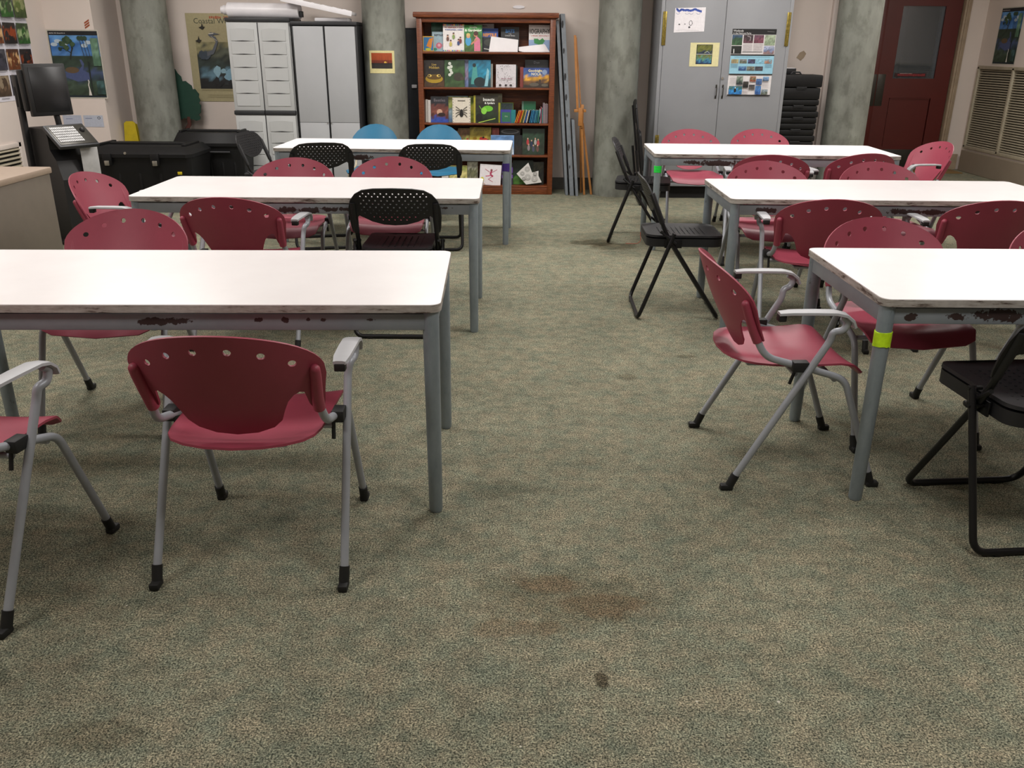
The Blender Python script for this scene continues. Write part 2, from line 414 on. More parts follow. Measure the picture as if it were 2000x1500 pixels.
# ------------------------------------------------------------------ the room
def struct(name, bm, m, smooth=False, parent=None):
    o = obj(name, bm, m, parent, smooth)
    if not parent: o['kind'] = 'structure'
    return o
bm = B(); box(bm, -6, 7, -3.1, 13.4, -.1, 0); struct('floor', bm, 'carpet')
bm = B(); box(bm, -6, 7, -3.1, 13.4, 2.96, 3.06); struct('ceiling', bm, 'ceil')
bm = B(); box(bm, -4.8, -4.65, -3, 9.2, 0, 2.96); struct('wall_left', bm, 'beige_wall')
bm = B(); box(bm, -4.8, -4.17, 9.2, 9.95, 0, 2.96); struct('wall_left_return', bm, 'beige_wall')
bm = B(); box(bm, -4.17, 3.45, 9.8, 9.95, 0, 2.96); struct('wall_back', bm, 'beige_wall')
bm = B(); box(bm, 3.45, 3.6, 9.8, 11.8, 0, 2.96); struct('wall_hall', bm, 'beige_wall')
bm = B(); box(bm, 3.31, 3.44, 9.74, 9.8, 0, 2.96, .004); struct('trim_1', bm, 'beige_wall')
bm = B(); box(bm, 3.45, 4.58, 11.8, 11.95, 0, 2.96); box(bm, 5.66, 6.1, 11.8, 11.95, 0, 2.96); box(bm, 4.58, 5.66, 11.8, 11.95, 2.3, 2.96)
struct('wall_door', bm, 'beige_wall')
bm = B()
box(bm, 5.95, 6.1, -3, 11.8, 0, .30); box(bm, 5.95, 6.1, -3, 11.8, 1.29, 2.96); box(bm, 5.95, 6.1, 11.74, 11.8, .30, 1.29); box(bm, 5.95, 6.1, -3, 8.7, .3, 1.29)
box(bm, 6.06, 6.1, 8.7, 11.74, .3, 1.29)
struct('wall_right', bm, 'beige_wall')
bm = B(); box(bm, -4.8, 6.1, -3.1, -3, 0, 2.96); struct('wall_rear', bm, 'beige_wall')
bm = B(); box(bm, 5.90, 5.95, -3, 11.7, 0, .265, .006); struct('baseboard_right', bm, 'kerb')
bm = B(); box(bm, 5.70, 5.9, 11.76, 11.8, 0, .20, .004); struct('baseboard_door', bm, 'frame_beige')
bm = B(); box(bm, -4.17, 3.3, 9.785, 9.8, 0, .13, .003); struct('baseboard_back', bm, 'base')
bm = B(); box(bm, -4.65, -4.635, -3, 9.2, 0, .13, .003); struct('baseboard_left', bm, 'base')
bm = B(); box(bm, 3.7, 6.0, 13.2, 13.3, 0, 2.96); box(bm, 3.6, 3.7, 11.95, 13.3, 0, 2.96); box(bm, 6.0, 6.1, 11.95, 13.3, 0, 2.96); struct('wall_corridor', bm, 'base')

# door ----------------------------------------------------------
door = empty('door_1', (0, 11.8, 0)); door['kind'] = 'structure'
bm = B()
box(bm, 4.60, 4.685, -.03, .1, 0, 2.3, .004); box(bm, 4.60, 5.655, -.03, .1, 2.2, 2.3, .004)
obj('door_frame', bm, 'door_red', door)
bm = B(); box(bm, 5.64, 5.72, -.05, .1, 0, 2.3, .004); box(bm, 5.665, 5.685, -.065, -.05, 0, 2.3, .003); obj('jamb', bm, 'frame_beige', door)
bm = B(); y0, y1 = 0.01, .055
for a in ((4.695, 4.89, .02, 2.18), (5.43, 5.63, .02, 2.18), (4.89, 5.43, 2.0, 2.18), (4.89, 5.43, .9, 1.14), (4.89, 5.43, .02, .29)):
    box(bm, a[0], a[1], y0, y1, a[2], a[3])
box(bm, 4.9, 5.42, y0+.012, y1-.01, .29, .9); box(bm, 4.90, 5.42, y0+.002, y0+.014, .885, .897)
obj('door_leaf', bm, 'door_red', door, False)
bm = B(); box(bm, 4.89, 5.43, y0+.02, y0+.026, 1.14, 2.0); obj('pane', bm, 'glass', door, False)
bm = B(); box(bm, 5.395, 5.43, y0+.03, y0+.08, 1.14, 2.0); obj('window_reveal', bm, 'board_grey', door, False)
bm = B(); box(bm, 4.89, 4.97, y0+.03, y0+.08, 1.14, 2.0); obj('window_reveal', bm, 'slate', door, False)
a = Art(); a.slab(-.2, 0, .2, .045, .001, '#3a1c1e'); a.scrawl(0, .008, .38, .03, '#8f2428', 2); a.scrawl(-.06, .036, .16, .008, '#b8a4a0', 3)
t = a.build('sign', door); t.location = (5.12, y0+.012, 1.16)
bm = B(); box(bm, 4.70, 4.80, y0-.004, y0+.001, .80, 1.19, .002); obj('push_plate', bm, 'plate', door)
bm = B(); box(bm, 4.612, 4.675, -.036, -.03, .80, 1.19, .002); obj('latch_plate', bm, 'plate', door)
bm = B(); box(bm, 4.70, 5.62, y0-.005, y0+.001, .03, .25, .001); obj('kick_plate', bm, 'plate', door)
bm = B(); box(bm, 4.9, 5.8, 11.35, 11.72, 0, .012, .004); tag(obj('door_mat', bm, 'mat_tan'), 'tan door mat on the floor in front of the red door', 'mat')

# louvered grille on right wall
lv = empty('louver_grille', (5.95, 0, 0), 0, 'large beige slatted wall grille on the right wall below the landscape poster', 'grille')
bm = B()
box(bm, -.02, .03, 8.7, 11.74, 1.265, 1.305, .003); box(bm, -.02, .03, 8.7, 11.74, .285, .325, .003)
for y in (8.72, 9.44, 10.17, 10.9, 11.72): box(bm, -.02, .03, y-.02, y+.02, .3, 1.29, .003)
obj('frame', bm, 'louver', lv)
bm = B()
for k in range(33):
    z = .34+k*.0285
    Mx = Matrix.Translation((.01, 0, z)) @ Matrix.Rotation(math.radians(-35), 4, 'Y')
    box(bm, -.012, .012, 8.72, 11.72, -.0025, .0025, 0, M4=Mx)
obj('slats', bm, 'louver', lv, False)
bm = B(); box(bm, .05, .08, 8.7, 11.74, .3, 1.29); obj('backing', bm, 'dark', lv, False)

# small vent on left wall
vt = empty('wall_vent', (-4.65, 0, 0), 0, 'small slatted air vent low on the left wall behind the desk', 'vent')
bm = B()
for a in ((7.8, 8.33, .58, .62), (7.8, 8.33, .20, .24), (7.8, 7.84, .2, .62), (8.29, 8.33, .2, .62)): box(bm, 0, .02, a[0], a[1], a[2], a[3], .002)
obj('frame', bm, 'beige_wall', vt)
bm = B()
for k in range(9):
    box(bm, -.012, .012, 7.84, 8.29, -.003, .003, M4=Matrix.Translation((.012, 0, .26+k*.038)) @ Matrix.Rotation(math.radians(35), 4, 'Y'))
obj('slats', bm, 'louver', vt, False)
bm = B(); box(bm, -.0, .002, 7.82, 8.3, .22, .6); obj('backing', bm, 'dark', vt, False)

# columns
for i, (x, lab) in enumerate([(-3.76, 'round mottled concrete column behind the black storage totes'), (-1.335, 'round concrete column between the grey cabinets and the bookcase, sunset picture on it'),
                              (1.07, 'round concrete column standing beside the wooden easel'), (3.50, 'round concrete column next to the red door')]):
    bm = B(); cyl(bm, 0, 0, 0, 2.96, .217, seg=64)
    o = obj('concrete_column', bm, 'concrete'); o.location = (x, 9.49, 0); tag(o, lab, 'column', 'concrete columns')
    o.rotation_euler.z = i*1.3

# ------------------------------------------------------------------ tables
TL, TD = 1.849, .7583
def make_table(x, y, rz, label, patches, seed, front=True):
    t = empty('classroom_table', (x, y, 0), rz, label, 'table', 'white-topped classroom tables')
    bm = B(); prism(bm, rrect(-TL/2, TL/2, -TD/2, TD/2, .035), .7395, .742)
    obj('tabletop', bm, 'laminate', t)
    bm = B(); prism(bm, rrect(-TL/2-.001, TL/2+.001, -TD/2-.001, TD/2+.001, .036), .716, .7394)
    obj('edge_band', bm, edgeband(seed), t)
    am = apron_mat(patches, seed); a = .014
    bm = B(); box(bm, -TL/2+.05, TL/2-.05, -TD/2+a, -TD/2+a+.02, .655, .709, .003); box(bm, -TL/2+.05, TL/2-.05, TD/2-a-.02, TD/2-a, .655, .709, .003)
    box(bm, -TL/2+a, -TL/2+a+.02, -TD/2+.05, TD/2-.05, .655, .709, .003); box(bm, TL/2-a-.02, TL/2-a, -TD/2+.05, TD/2-.05, .655, .709, .003)
    box(bm, -TL/2+.035, TL/2-.035, -TD/2+.035, TD/2-.035, .709, .716)
    obj('apron', bm, am, t)
    for sx in (-1, 1):
        for sy in (-1, 1):
            bm = B(); lx, ly = sx*(TL/2-.033), sy*(TD/2-.033)
            tube(bm, [(lx, ly, 0), (lx, ly, .008), (lx, ly, .714)], .0195, 20, .0265)
            obj('leg', bm, 'leg', t)
    return t
tA = make_table(-1.1572, 2.919, .0239, 'long white table at the front left, nearest to the camera on that side', [(.06, .685, .085, .011), (.36, .69, .012, .008), (.44, .69, .010, .008), (.51, .69, .008, .006), (.56, .688, .010, .006), (.70, .69, .02, .005)], 1)
tB = make_table(-1.1061, 4.9313, .0033, 'long white table in the middle of the left row', [(-.1, .675, .06, .015), (.03, .675, .07, .016), (.12, .68, .05, .012), (.22, .68, .03, .01), (-.35, .68, .08, .012), (.75, .69, .03, .006)], 2)
tC = make_table(-.9434, 7.2349, -.0255, 'white table at the far end of the left row, by the bookcase', [(-.24, .675, .1, .02), (-.38, .68, .05, .015), (.1, .69, .03, .008)], 3)
tD = make_table(2.1104, 3.0515, .0065, 'white table at the front right with neon tape on its leg', [(-.82, .68, .02, .010), (-.665, .68, .03, .012), (-.53, .685, .07, .02)], 4)
tE = make_table(2.088, 4.9838, -.0102, 'long white table in the middle of the right row', [(-.73, .68, .06, .014), (-.60, .683, .03, .010), (.0, .68, .10, .014), (.16, .68, .06, .014), (.34, .685, .07, .01)], 5)
tF = make_table(2.0005, 7.0302, -.0279, 'white table at the far end of the right row, by the grey double-door cabinet', [(-.45, .675, .16, .02), (-.2, .68, .14, .022), (-.65, .68, .06, .015)], 6)
def tape(t, sx, sy, z0, z1, mat, label):
    bm = B(); lx, ly = sx*(TL/2-.033), sy*(TD/2-.033); n = 24; rings = []
    R = random.Random(3); r = .0195+.007*((z0+z1)/2/.714)+.0022
    for j, z in enumerate((z0, z0+.005, (z0+z1)/2, z1-.005, z1)):
        rings.append([bm.verts.new((lx+(r+R.uniform(0, .0016))*math.cos(2*PI*k/n), ly+(r+R.uniform(0, .0016))*math.sin(2*PI*k/n), z+(R.uniform(-.003, .003) if j in (0, 4) else 0))) for k in range(n)])
    for j in range(4):
        for k in range(n): bm.faces.new((rings[j][k], rings[j][(k+1) % n], rings[j+1][(k+1) % n], rings[j+1][k]))
    bm.faces.new(rings[0][::-1]); bm.faces.new(rings[4])
    obj('tape', bm, mat, t, label=label)
tape(tD, -1, -1, .575, .625, 'neon', 'neon yellow tape wrapped round the leg')
tape(tC, 1, -1, .58, .64, 'purple', 'purple tape wrapped round the leg')
tape(tF, -1, -1, .60, .65, 'neong', 'bright green tape on the leg')

# ------------------------------------------------------------------ red armchair (local +X = forward, origin under the rear feet)
def mirror(pts): return pts + [(-a, b) for a, b in reversed(pts) if abs(a) > 1e-6]
def back_fn(u, v):
    t = v/.36; s = abs(u)/.265; u = u*.968
    return (.045-.155*t-.012*math.sin(PI*t)+.085*s*s*(1 if s < 1 else 1), u, .474+.337*t)
def make_red(name='stacking_armchair'):
    t = empty(name)
    side = [(.272*math.sin(q*PI/24), .222+.138*math.cos(q*PI/24)) for q in range(12)]
    side += [(.271, .205), (.266, .18), (.259, .14), (.253, .10), (.250, .085), (.220, .085), (.214, .10), (.208, .148), (.197, .152), (.180, .142), (.162, .120), (.148, .088), (.134, .050), (.108, .024), (.06, .006), (0, 0)]
    out = side + [(-a, b) for a, b in reversed(side) if a > 1e-6]
    holes = [circ(x, z, .0105, 12) for x, z in ((-.195, .255), (-.125, .290), (-.045, .308), (.045, .308), (.125, .290), (.195, .255))]
    bm = B(); shell(bm, out, holes, back_fn, .006, .018)
    for s in (-1, 1):   # moulded sockets that swallow the frame tubes
        p = [Vector(back_fn(s*uu, v))+Vector((-.013, 0, 0)) for v, uu in ((.225, .249), (.2, .248), (.16, .244), (.12, .240), (.08, .238))]
        tube(bm, p, .0145, 12, .0175)
        bmesh.ops.create_uvsphere(bm, u_segments=12, v_segments=8, radius=.0145, matrix=Matrix.Translation(p[0]))
    # rolled rim
    obj('backrest', bm, 'red', t)
    def seat_fn(u, v):
        x = v; z = .452
        if x < .06: z += .006*((.06-x)/.09)**2
        if x > .37: z -= .045*((x-.37)/.08)**2
        z += .016*(u/.22)**2 - .012*math.sin(PI*min(max(x/.4, 0), 1))
        return (x, u, z)
    so = [(0, -.022), (.08, -.016), (.14, .0), (.185, .03), (.208, .07), (.217, .12), (.222, .25), (.228, .36), (.226, .41), (.21, .445), (.17, .455), (0, .458)]
    so = so + [(-a, b) for a, b in reversed(so) if a > 1e-6]
    bm = B(); shell(bm, so, [], seat_fn, .007, .022); obj('seat', bm, 'red', t)
    bm = B()
    box(bm, .06, .36, -.13, .13, .422, .437, .007); cylp(bm, (.20, -.238, .432), (.20, .238, .432), .009); cylp(bm, (.34, -.238, .412), (.34, .238, .412), .009)
    obj('seat_support', bm, 'silver', t)
    for s in (-1, 1):
        bm = B()
        p0 = Vector(back_fn(s*.239, .10))+Vector((-.013, 0, 0))
        pts = [p0, (.085, s*.240, .497), (.30, s*.240, .437), (.375, s*.242, .415), (.52, s*.25, .03)]
        tube(bm, fillet(pts, [.06, .06, .05], 7), .0125, 12)
        lg = obj('leg', bm, 'silver', t)
        bm = B(); box(bm, .508, .552, s*.25-.0145, s*.25+.0145, 0, .022, .006); tube(bm, [(.506, s*.25, .060), (.524, s*.25, .012)], .0155, 12); obj('foot_cap', bm, 'rubber', lg, label='black rubber foot')
        bm = B()
        pts = [(.005, s*.276, .03), (.293, s*.268, .565), (.297, s*.275, .60), (.325, s*.285, .605), (.34, s*.287, .64), (.315, s*.287, .655)]
        tube(bm, fillet(pts, [.02, .02, .02, .02], 5), .0125, 12)
        lg = obj('leg', bm, 'silver', t)
        bm = B(); box(bm, -.032, .014, s*.275-.0145, s*.275+.0145, 0, .022, .006); tube(bm, [(.020, s*.276, .060), (.0, s*.275, .012)], .0155, 12); obj('foot_cap', bm, 'rubber', lg, label='black rubber foot')
        # armrest: flat pad that hooks down at the front
        prof = [(.10, .668), (.14, .672), (.22, .673), (.29, .672), (.325, .664), (.35, .645), (.362, .622)]
        bm = B(); rows = []
        for k, (x, z) in enumerate(prof):
            wdt = (.018, .024, .026, .026, .026, .024, .02)[k]; n = Vector((0, 0, 1)) if k < 3 else Vector((math.sin((k-2)*.26), 0, math.cos((k-2)*.26)))
            c = Vector((x, s*.285, z)); rows.append([bm.verts.new(c+Vector((0, dy*wdt, 0))+n*dn) for dy, dn in ((-1, -.006), (-.96, .002), (-.5, .004), (.5, .004), (.96, .002), (1, -.006), (.7, -.009), (-.7, -.009))])
        for i in range(len(rows)-1):
            for k in range(8): bm.faces.new((rows[i][k], rows[i][(k+1) % 8], rows[i+1][(k+1) % 8], rows[i+1][k]))
        bm.faces.new(rows[0]); bm.faces.new(rows[-1][::-1])
        ar = obj('armrest', bm, 'arm', t)
        bm = B(); box(bm, .098, .125, s*.285-.016, s*.285+.016, .64, .664, .004); obj('arm_block', bm, 'rubber', ar)
        bm = B(); box(bm, .18, .235, s*.249-.02, s*.249+.016, .448, .485, .004, M4=None); tube(bm, [(.20, s*.235, .45), (.185, s*.235, .395)], .006, 8); obj('clamp', bm, 'rubber', t, label='black plastic clamp where the leg tubes cross')
    return t
red0 = make_red()
used = set()
def place(proto, x, y, deg, label, cat, group):
    o = proto if proto.name not in used else copy_tree(proto)
    used.add(proto.name)
    o.location = (x, y, 0); o.rotation_euler.z = math.radians(deg); tag(o, label, cat, group); return o
def place_top(proto, tx, ty, deg, label, cat='chair', group=None, off=.11):
    """place by the ground position of the backrest's top centre"""
    a = math.radians(deg); return place(proto, tx+off*math.cos(a), ty+off*math.sin(a), deg, label, cat, group)
G1 = 'red plastic armchairs around the tables'
REDS = [
 (-.765, 2.03, 90, 'red armchair with its back to the camera, tucked at the front left table'),
 (-1.65, 1.85, 81, 'red armchair cut off by the left photo edge, only one armrest and two legs showing'),
 (.672, 3.035, 1, 'red armchair seen side-on at the left end of the front right table'),
 (-1.672, 3.80, -88, 'red armchair facing the camera behind the front left table'),
 (-1.395, 4.12, 87, 'dark-backed red armchair pulled up to the near side of the middle left table'),
 (-2.46, 4.93, -4, 'red armchair turned diagonally at the left end of the middle left table'),
 (-1.405, 5.70, -90, 'red armchair behind the middle left table, left of the two there'),
 (-.792, 5.80, -89, 'red armchair behind the middle left table, right of the two there'),
 (1.57, 8.02, -90, 'red armchair behind the far right table, in front of the left cabinet door'),
 (2.20, 8.08, -90, 'red armchair behind the far right table, beside the stack of black cases'),
 (1.79, 6.06, 80, 'dark-backed red armchair at the near side of the far right table, left one'),
 (2.50, 6.18, 98, 'dark-backed red armchair at the near side of the far right table, right one'),
 (3.43, 7.05, -172, 'red armchair at the right end of the far right table, below the wall grille'),
 (1.62, 5.72, -90, 'red armchair facing the camera behind the middle right table, left one'),
 (2.34, 5.72, -90, 'red armchair facing the camera behind the middle right table, right one'),
 (1.57, 4.20, 84, 'dark-backed red armchair at the near side of the middle right table, left one'),
 (2.40, 4.20, 88, 'dark-backed red armchair at the near side of the middle right table, right one'),
 (1.565, 3.74, -86, 'red armchair facing the camera behind the front right table with neon tape'),
 (2.32, 3.66, -90, 'red armchair cut off by the right photo edge, behind the front right table'),
]
for x, y, d, lab in REDS: place_top(red0, x, y, d, lab, 'chair', G1)

# ------------------------------------------------------------------ black folding chair
def make_fold():
    t = empty('folding_chair')
    def tx(z): return .135+(.5-z)*(.667 if z < .5 else .42)
    side = [(0, .32), (.10, .317), (.16, .308), (.2, .285), (.228, .25), (.24, .21), (.243, .16), (.238, .10), (.232, .075), (.203, .075), (.199, .10), (.196, .158), (.185, .168), (.16, .157), (.12, .137), (.06, .121), (0, .117)]
    out = side + [(-a, b) for a, b in reversed(side) if a > 1e-6]
    holes = []
    for r, (v, half) in enumerate(((.290, .165), (.274, .185), (.254, .17), (.236, .19), (.218, .17), (.20, .185), (.182, .16), (.162, .125), (.146, .08))):
        n = int(half*2/.031); n -= (n+r) % 2
        for k in range(n+1): holes.append(circ((k-n/2)*.031, v, .0046, 8))
    def fn(u, v):
        s = min(abs(u)/.215, 1); return (tx(.49+v)-.022*(1-s*s), u, .49+v)
    bm = B(); shell(bm, out, holes, fn, .007, .02)
    for s in (-1, 1): tube(bm, [(tx(z), s*.214, z) for z in (.73, .65, .565)], .0155, 12)
    obj('backrest', bm, 'black', t, label='backrest pierced with rows of small round holes')
    bm = B(); pts = [(tx(.72), -.212, .72), (tx(.5), -.212, .5), (.468, -.212, .012), (.468, .212, .012), (tx(.5), .212, .5), (tx(.72), .212, .72)]
    tube(bm, fillet(pts, .05, 6), .0118, 12); box(bm, .457, .48, -.15, -.12, 0, .014, .003); box(bm, .457, .48, .12, .15, 0, .014, .003)
    obj('front_legs', bm, 'black_metal', t)
    bm = B(); pts = [(.178, -.236, .51), (0, -.236, .012), (0, .236, .012), (.178, .236, .51)]
    tube(bm, fillet(pts, .05, 6), .0118, 12); box(bm, -.012, .012, -.17, -.14, 0, .014, .003); box(bm, -.012, .012, .14, .17, 0, .014, .003)
    obj('rear_legs', bm, 'black_metal', t)
    so = [(a, b) for a, b in rrect(-.188, .188, .03, .47, .06, 6)]
    bm = B(); shell(bm, so, [], lambda u, v: (v, u, .474+.01*(abs(u)/.185)**3+(.008*((.12-v)/.1)**2 if v < .12 else 0)), .012, .025)
    prism(bm, [(v, u) for u, v in rrect(-.187, .187, .031, .469, .06, 6)], .425, .471)
    for i in range(10):
        for j in range(8):
            box(bm, .12+i*.028-.003, .12+i*.028+.003, -.12+j*.034-.003, -.12+j*.034+.003, .478, .4835)
    obj('seat', bm, 'black', t)
    for s in (-1, 1):
        bm = B(); box(bm, .13, .23, s*.196-.004, s*.196+.004, .42, .47, .002); cylp(bm, (.155, s*.188, .45), (.155, s*.252, .45), .006); cylp(bm, (.172, s*.188, .445), (.172, s*.225, .445), .006); cylp(bm, (.175, s*.205, .503), (.175, s*.25, .503), .007)
        tube(bm, [(.10, s*.224, .52), (.19, s*.224, .45)], .008, 8)
        obj('hinge', bm, 'black_metal', t)
    return t
fold0 = make_fold()
G2 = 'black folding chairs with perforated backs'
def fplace(x, y, d, lab): return place(fold0, x, y, d, lab, 'chair', G2)
fplace(.74, 5.068, -1.5, 'black folding chair seen from the side at the left end of the middle right table')
fplace(.81, 7.175, -10, 'black folding chair at the left end of the far right table, by the concrete column')
fplace(1.692, 2.352, 95, 'black folding chair at the right photo edge in front of the front right table')
fplace(-.62, 4.455, 90, 'black folding chair at the near side of the middle left table')
fplace(-1.445, 6.64, 103, 'black folding chair at the near side of the far left table, left one')
fplace(-.63, 6.61, 92, 'black folding chair at the near side of the far left table, right one')
fplace(-2.25, 7.44, -9, 'black folding chair at the left end of the far left table')
# folded one leaning on the column
def make_folded():
    t = empty('folded_chair', (1.33, 8.97, 0), 0, 'black folding chair folded flat and leaning beside the concrete column and grey cabinet', 'chair', None)
    H = 1.02
    bm = B(); out = mirror([(0, .30), (.12, .29), (.2, .26), (.235, .2), (.235, .0), (.2, 0), (.19, .08), (0, .03)])
    shell(bm, out, [], lambda u, v: (.02*(1-(u/.24)**2), u, .72+v), .007, .04); obj('backrest', bm, 'black', t)
    for nm, xo, w2, top in (('front_legs', .0, .212, .95), ('rear_legs', -.035, .236, .55)):
        bm = B(); tube(bm, fillet([(xo, -w2, top), (xo, -w2, .012), (xo, w2, .012), (xo, w2, top)], .05), .0118, 12); obj(nm, bm, 'black_metal', t)
    bm = B(); prism(bm, rrect(-.185, .185, .33, .72, .05), .012, .034, axis='x'); obj('seat', bm, 'black', t)
    t.rotation_euler = (0, math.radians(-8), math.radians(-3)); return t
make_folded()

# ------------------------------------------------------------------ blue chairs
def make_blue():
    t = empty('shell_chair')
    side = [(0, .30), (.06, .294), (.115, .275), (.165, .24), (.2, .195), (.215, .145), (.208, .09), (.18, .045), (.12, .012), (0, 0)]
    out = side + [(-a, b) for a, b in reversed(side) if a > 1e-6]
    bm = B(); shell(bm, out, [], lambda u, v: (.03-.13*v/.3+.06*(u/.2)**2, u, .512+v), .006, .02)
    for s in (-1, 1): tube(bm, [(.065-.1, s*.17, .66), (.04, s*.17, .54)], .012, 10)
    obj('backrest', bm, 'blue', t)
    bm = B(); so = mirror([(0, 0), (.1, .006), (.16, .03), (.195, .09), (.205, .22), (.205, .34), (.18, .395), (0, .41)])
    shell(bm, so, [], lambda u, v: (v+.02, u, .44+.01*(u/.2)**2-.01*math.sin(PI*v/.4)-(.03*((v-.34)/.07)**2 if v > .34 else 0)), .006, .025); obj('seat', bm, 'blue', t)
    for s in (-1, 1):
        bm = B(); tube(bm, fillet([(.0, s*.17, .62), (.07, s*.175, .45), (.36, s*.18, .425), (.46, s*.205, .0)], .04), .010, 10); obj('leg', bm, 'tan_metal', t)
        bm = B(); tube(bm, fillet([(.12, s*.178, .43), (-.06, s*.205, .0)], .04), .010, 10); obj('leg', bm, 'tan_metal', t)
    return t
blue0 = make_blue()
place_top(blue0, -1.276, 8.29, -92, 'blue plastic chair behind the far left table, below the sunset picture', 'chair', 'blue plastic chairs', .10)
place_top(blue0, -.692, 8.29, -88, 'blue plastic chair behind the far left table, in front of the bookcase', 'chair', 'blue plastic chairs', .10)

# ------------------------------------------------------------------ bookcase and books
bc = empty('bookcase', (-.29, 9.4, 0), 0, 'tall reddish wooden bookcase with five shelves of picture books', 'bookcase')
W2 = .705
SH = [1.435, 1.09, .735, .41, .09]   # shelf top heights
bm = B(); box(bm, -W2, -W2+.055, 0, .3, 0, 1.755, .004); obj('side_panel', bm, 'wood', bc)
bm = B(); box(bm, W2-.055, W2, 0, .3, 0, 1.755, .004); obj('side_panel', bm, 'wood', bc)
bm = B(); box(bm, -W2-.03, W2+.03, -.03, .31, 1.755, 1.805, .008); obj('top_board', bm, 'wood', bc)
bm = B(); box(bm, -W2+.055, W2-.055, .285, .298, .0, 1.755); obj('back_panel', bm, 'wood', bc, False)
bm = B(); box(bm, -W2+.055, W2-.055, .004, .284, 0, SH[4]-.02, .002); obj('plinth', bm, 'wood', bc)
bm = B(); box(bm, -W2+.055, W2-.055, .01, .03, 1.71, 1.755, .002); obj('valance', bm, 'wood', bc)
for z in SH:
    bm = B(); box(bm, -W2+.054, W2-.054, .002, .284, z-.02, z, .003); obj('shelf', bm, 'wood', bc)
def bx(cx): return -1.208+cx*.00144
def book(cx0, cx1, shelf, h, y, art, label, t=.012, lean=7, base='#222222', name='picture_book', cat='book', group=None, roll=0, hard=True):
    """face-out book; cx in the 3.75x crop columns"""
    x0, x1 = bx(cx0), bx(cx1); w_ = x1-x0
    r = empty(name, ((x0+x1)/2, y, SH[shelf]+.001), 0, label, cat, group or 'books on the wooden bookcase')
    r.rotation_euler = (math.radians(-lean), roll, 0)
    a = Art(); a.slab(-w_/2, 0, w_/2, h, .0015, base); a.k = 1
    if art: art(a, w_, h)
    cv = a.build('cover', r, 'print' if hard else 'matte')
    bm = B(); box(bm, -w_/2+.002, w_/2-.003, .0016, t-.001, .002, h-.003); obj('page_block', bm, 'pages', r, False)
    bm = B(); box(bm, -w_/2, -w_/2+.001, .0016, t, 0, h); box(bm, -w_/2+.001, w_/2, t-.001, t+.0005, 0, h)
    b2 = Art(); b2.bm.free(); b2.bm = bm; 
    obj('back_cover', bm, plain('book_board', base, .5), r, False)
    return r
def A_(fn): return fn
def art_simple(bg, pal, title=None, tcol='#ffffff', tz=.82, ts=.16, blobs=None, n=9, seed=0, frame=None):
    def f(a, w_, h):
        a.rect(-w_/2, 0, w_/2, h, bg)
        if pal: a.photo(-w_/2+.004, .004, w_/2-.004, h*.97, pal, seed, 8, 10)
        if frame: 
            for q in ((-w_/2, 0, -w_/2+.008, h), (w_/2-.008, 0, w_/2, h), (-w_/2, h-.008, w_/2, h), (-w_/2, 0, w_/2, .008)): a.rect(*q, frame)
        if blobs: a.blobs(-w_/2+.006, .01, w_/2-.006, h*.7, blobs, n, w_*.1, seed)
        if title:
            for i, tt in enumerate(title.split('|')): a.text(tt, 0, h*(tz-i*ts*.9), h*ts, tcol, w_*.9, bold=.0008)
    return f
# shelf 0 (top)
def art_white_kids(a, w_, h):
    a.rect(-w_/2, 0, w_/2, h, '#e9e4e2')
    cols = ['#c8302c', '#e0b82c', '#2c6cb0', '#3a9a4a', '#7a3a90']
    for k in range(12): a.rect(-w_/2+w_*k/12, h-.014, -w_/2+w_*(k+.8)/12, h-.002, cols[k % 5]); a.rect(-w_/2+w_*k/12, .002, -w_/2+w_*(k+.6)/12, .014, cols[(k+2) % 5])
    a.scrawl(0, h*.85, w_*.8, h*.05, '#b06a6a', 5); a.scrawl(0, h*.77, w_*.8, h*.05, '#5a6aa0', 6)
    for x, z, c in ((-.06, .12, '#6a4a3c'), (.0, .14, '#86a05a'), (.05, .08, '#3a4a7a'), (-.03, .07, '#c8b860'), (.07, .1, '#7a3a3a')):
        a.ell(x, z, .014, .022, c); a.ell(x, z+.028, .009, .01, '#c99b80'); a.ell(x, z+.035, .010, .006, '#3a2a22')
def art_garden(a, w_, h):
    a.photo(-w_/2, 0, w_/2, h, ['#4a6a34', '#5d8044', '#3e6a34', '#2f7a38', '#3b8a3e'], 4, 8, 10)
    a.text('Wildlife', .0, h*.88, h*.1, '#dfe8d0', w_*.8); a.text('& Gardening', .0, h*.76, h*.13, '#f0f4e4', w_*.92, bold=.001)
    a.ell(-.05, .1, .03, .045, '#4aa0d0'); a.ell(-.05, .15, .02, .022, '#d8a078'); a.ell(-.05, .163, .02, .014, '#d8c070')
    a.poly([(.01, .005), (.075, .005), (.07, .12), (.035, .15), (.01, .11)], '#d87a94'); a.line([(.04, .12), (-.02, .07)], .016, '#c98a68'); a.ell(.025, .165, .02, .024, '#c98a68'); a.ell(.028, .175, .024, .022, '#4a1f18')
book(185, 262, 0, .145, 9.47, lambda a, w_, h: (a.rect(-w_/2, 0, w_/2, h, '#c89a30'), a.rect(-w_/2+.008, .008, w_/2-.004, h-.01, '#1f6ca0'), a.poly([(-.02, .05), (.03, .03), (.05, .13), (.01, .12)], '#d08020'), a.ell(0, .02, .03, .012, '#b8c030')), 'small blue book with an orange border at the left end of the top shelf', base='#c89a30')
book(240, 400, 0, .285, 9.57, art_simple('#2c5444', ['#2f5a40', '#3c6a58', '#24483c', '#31604c'], None, seed=2, blobs=['#203a2c', '#5c8a6a', '#a03c3c'], n=14), 'green leafy-covered book standing behind others at the left of the top shelf', base='#2c5444')
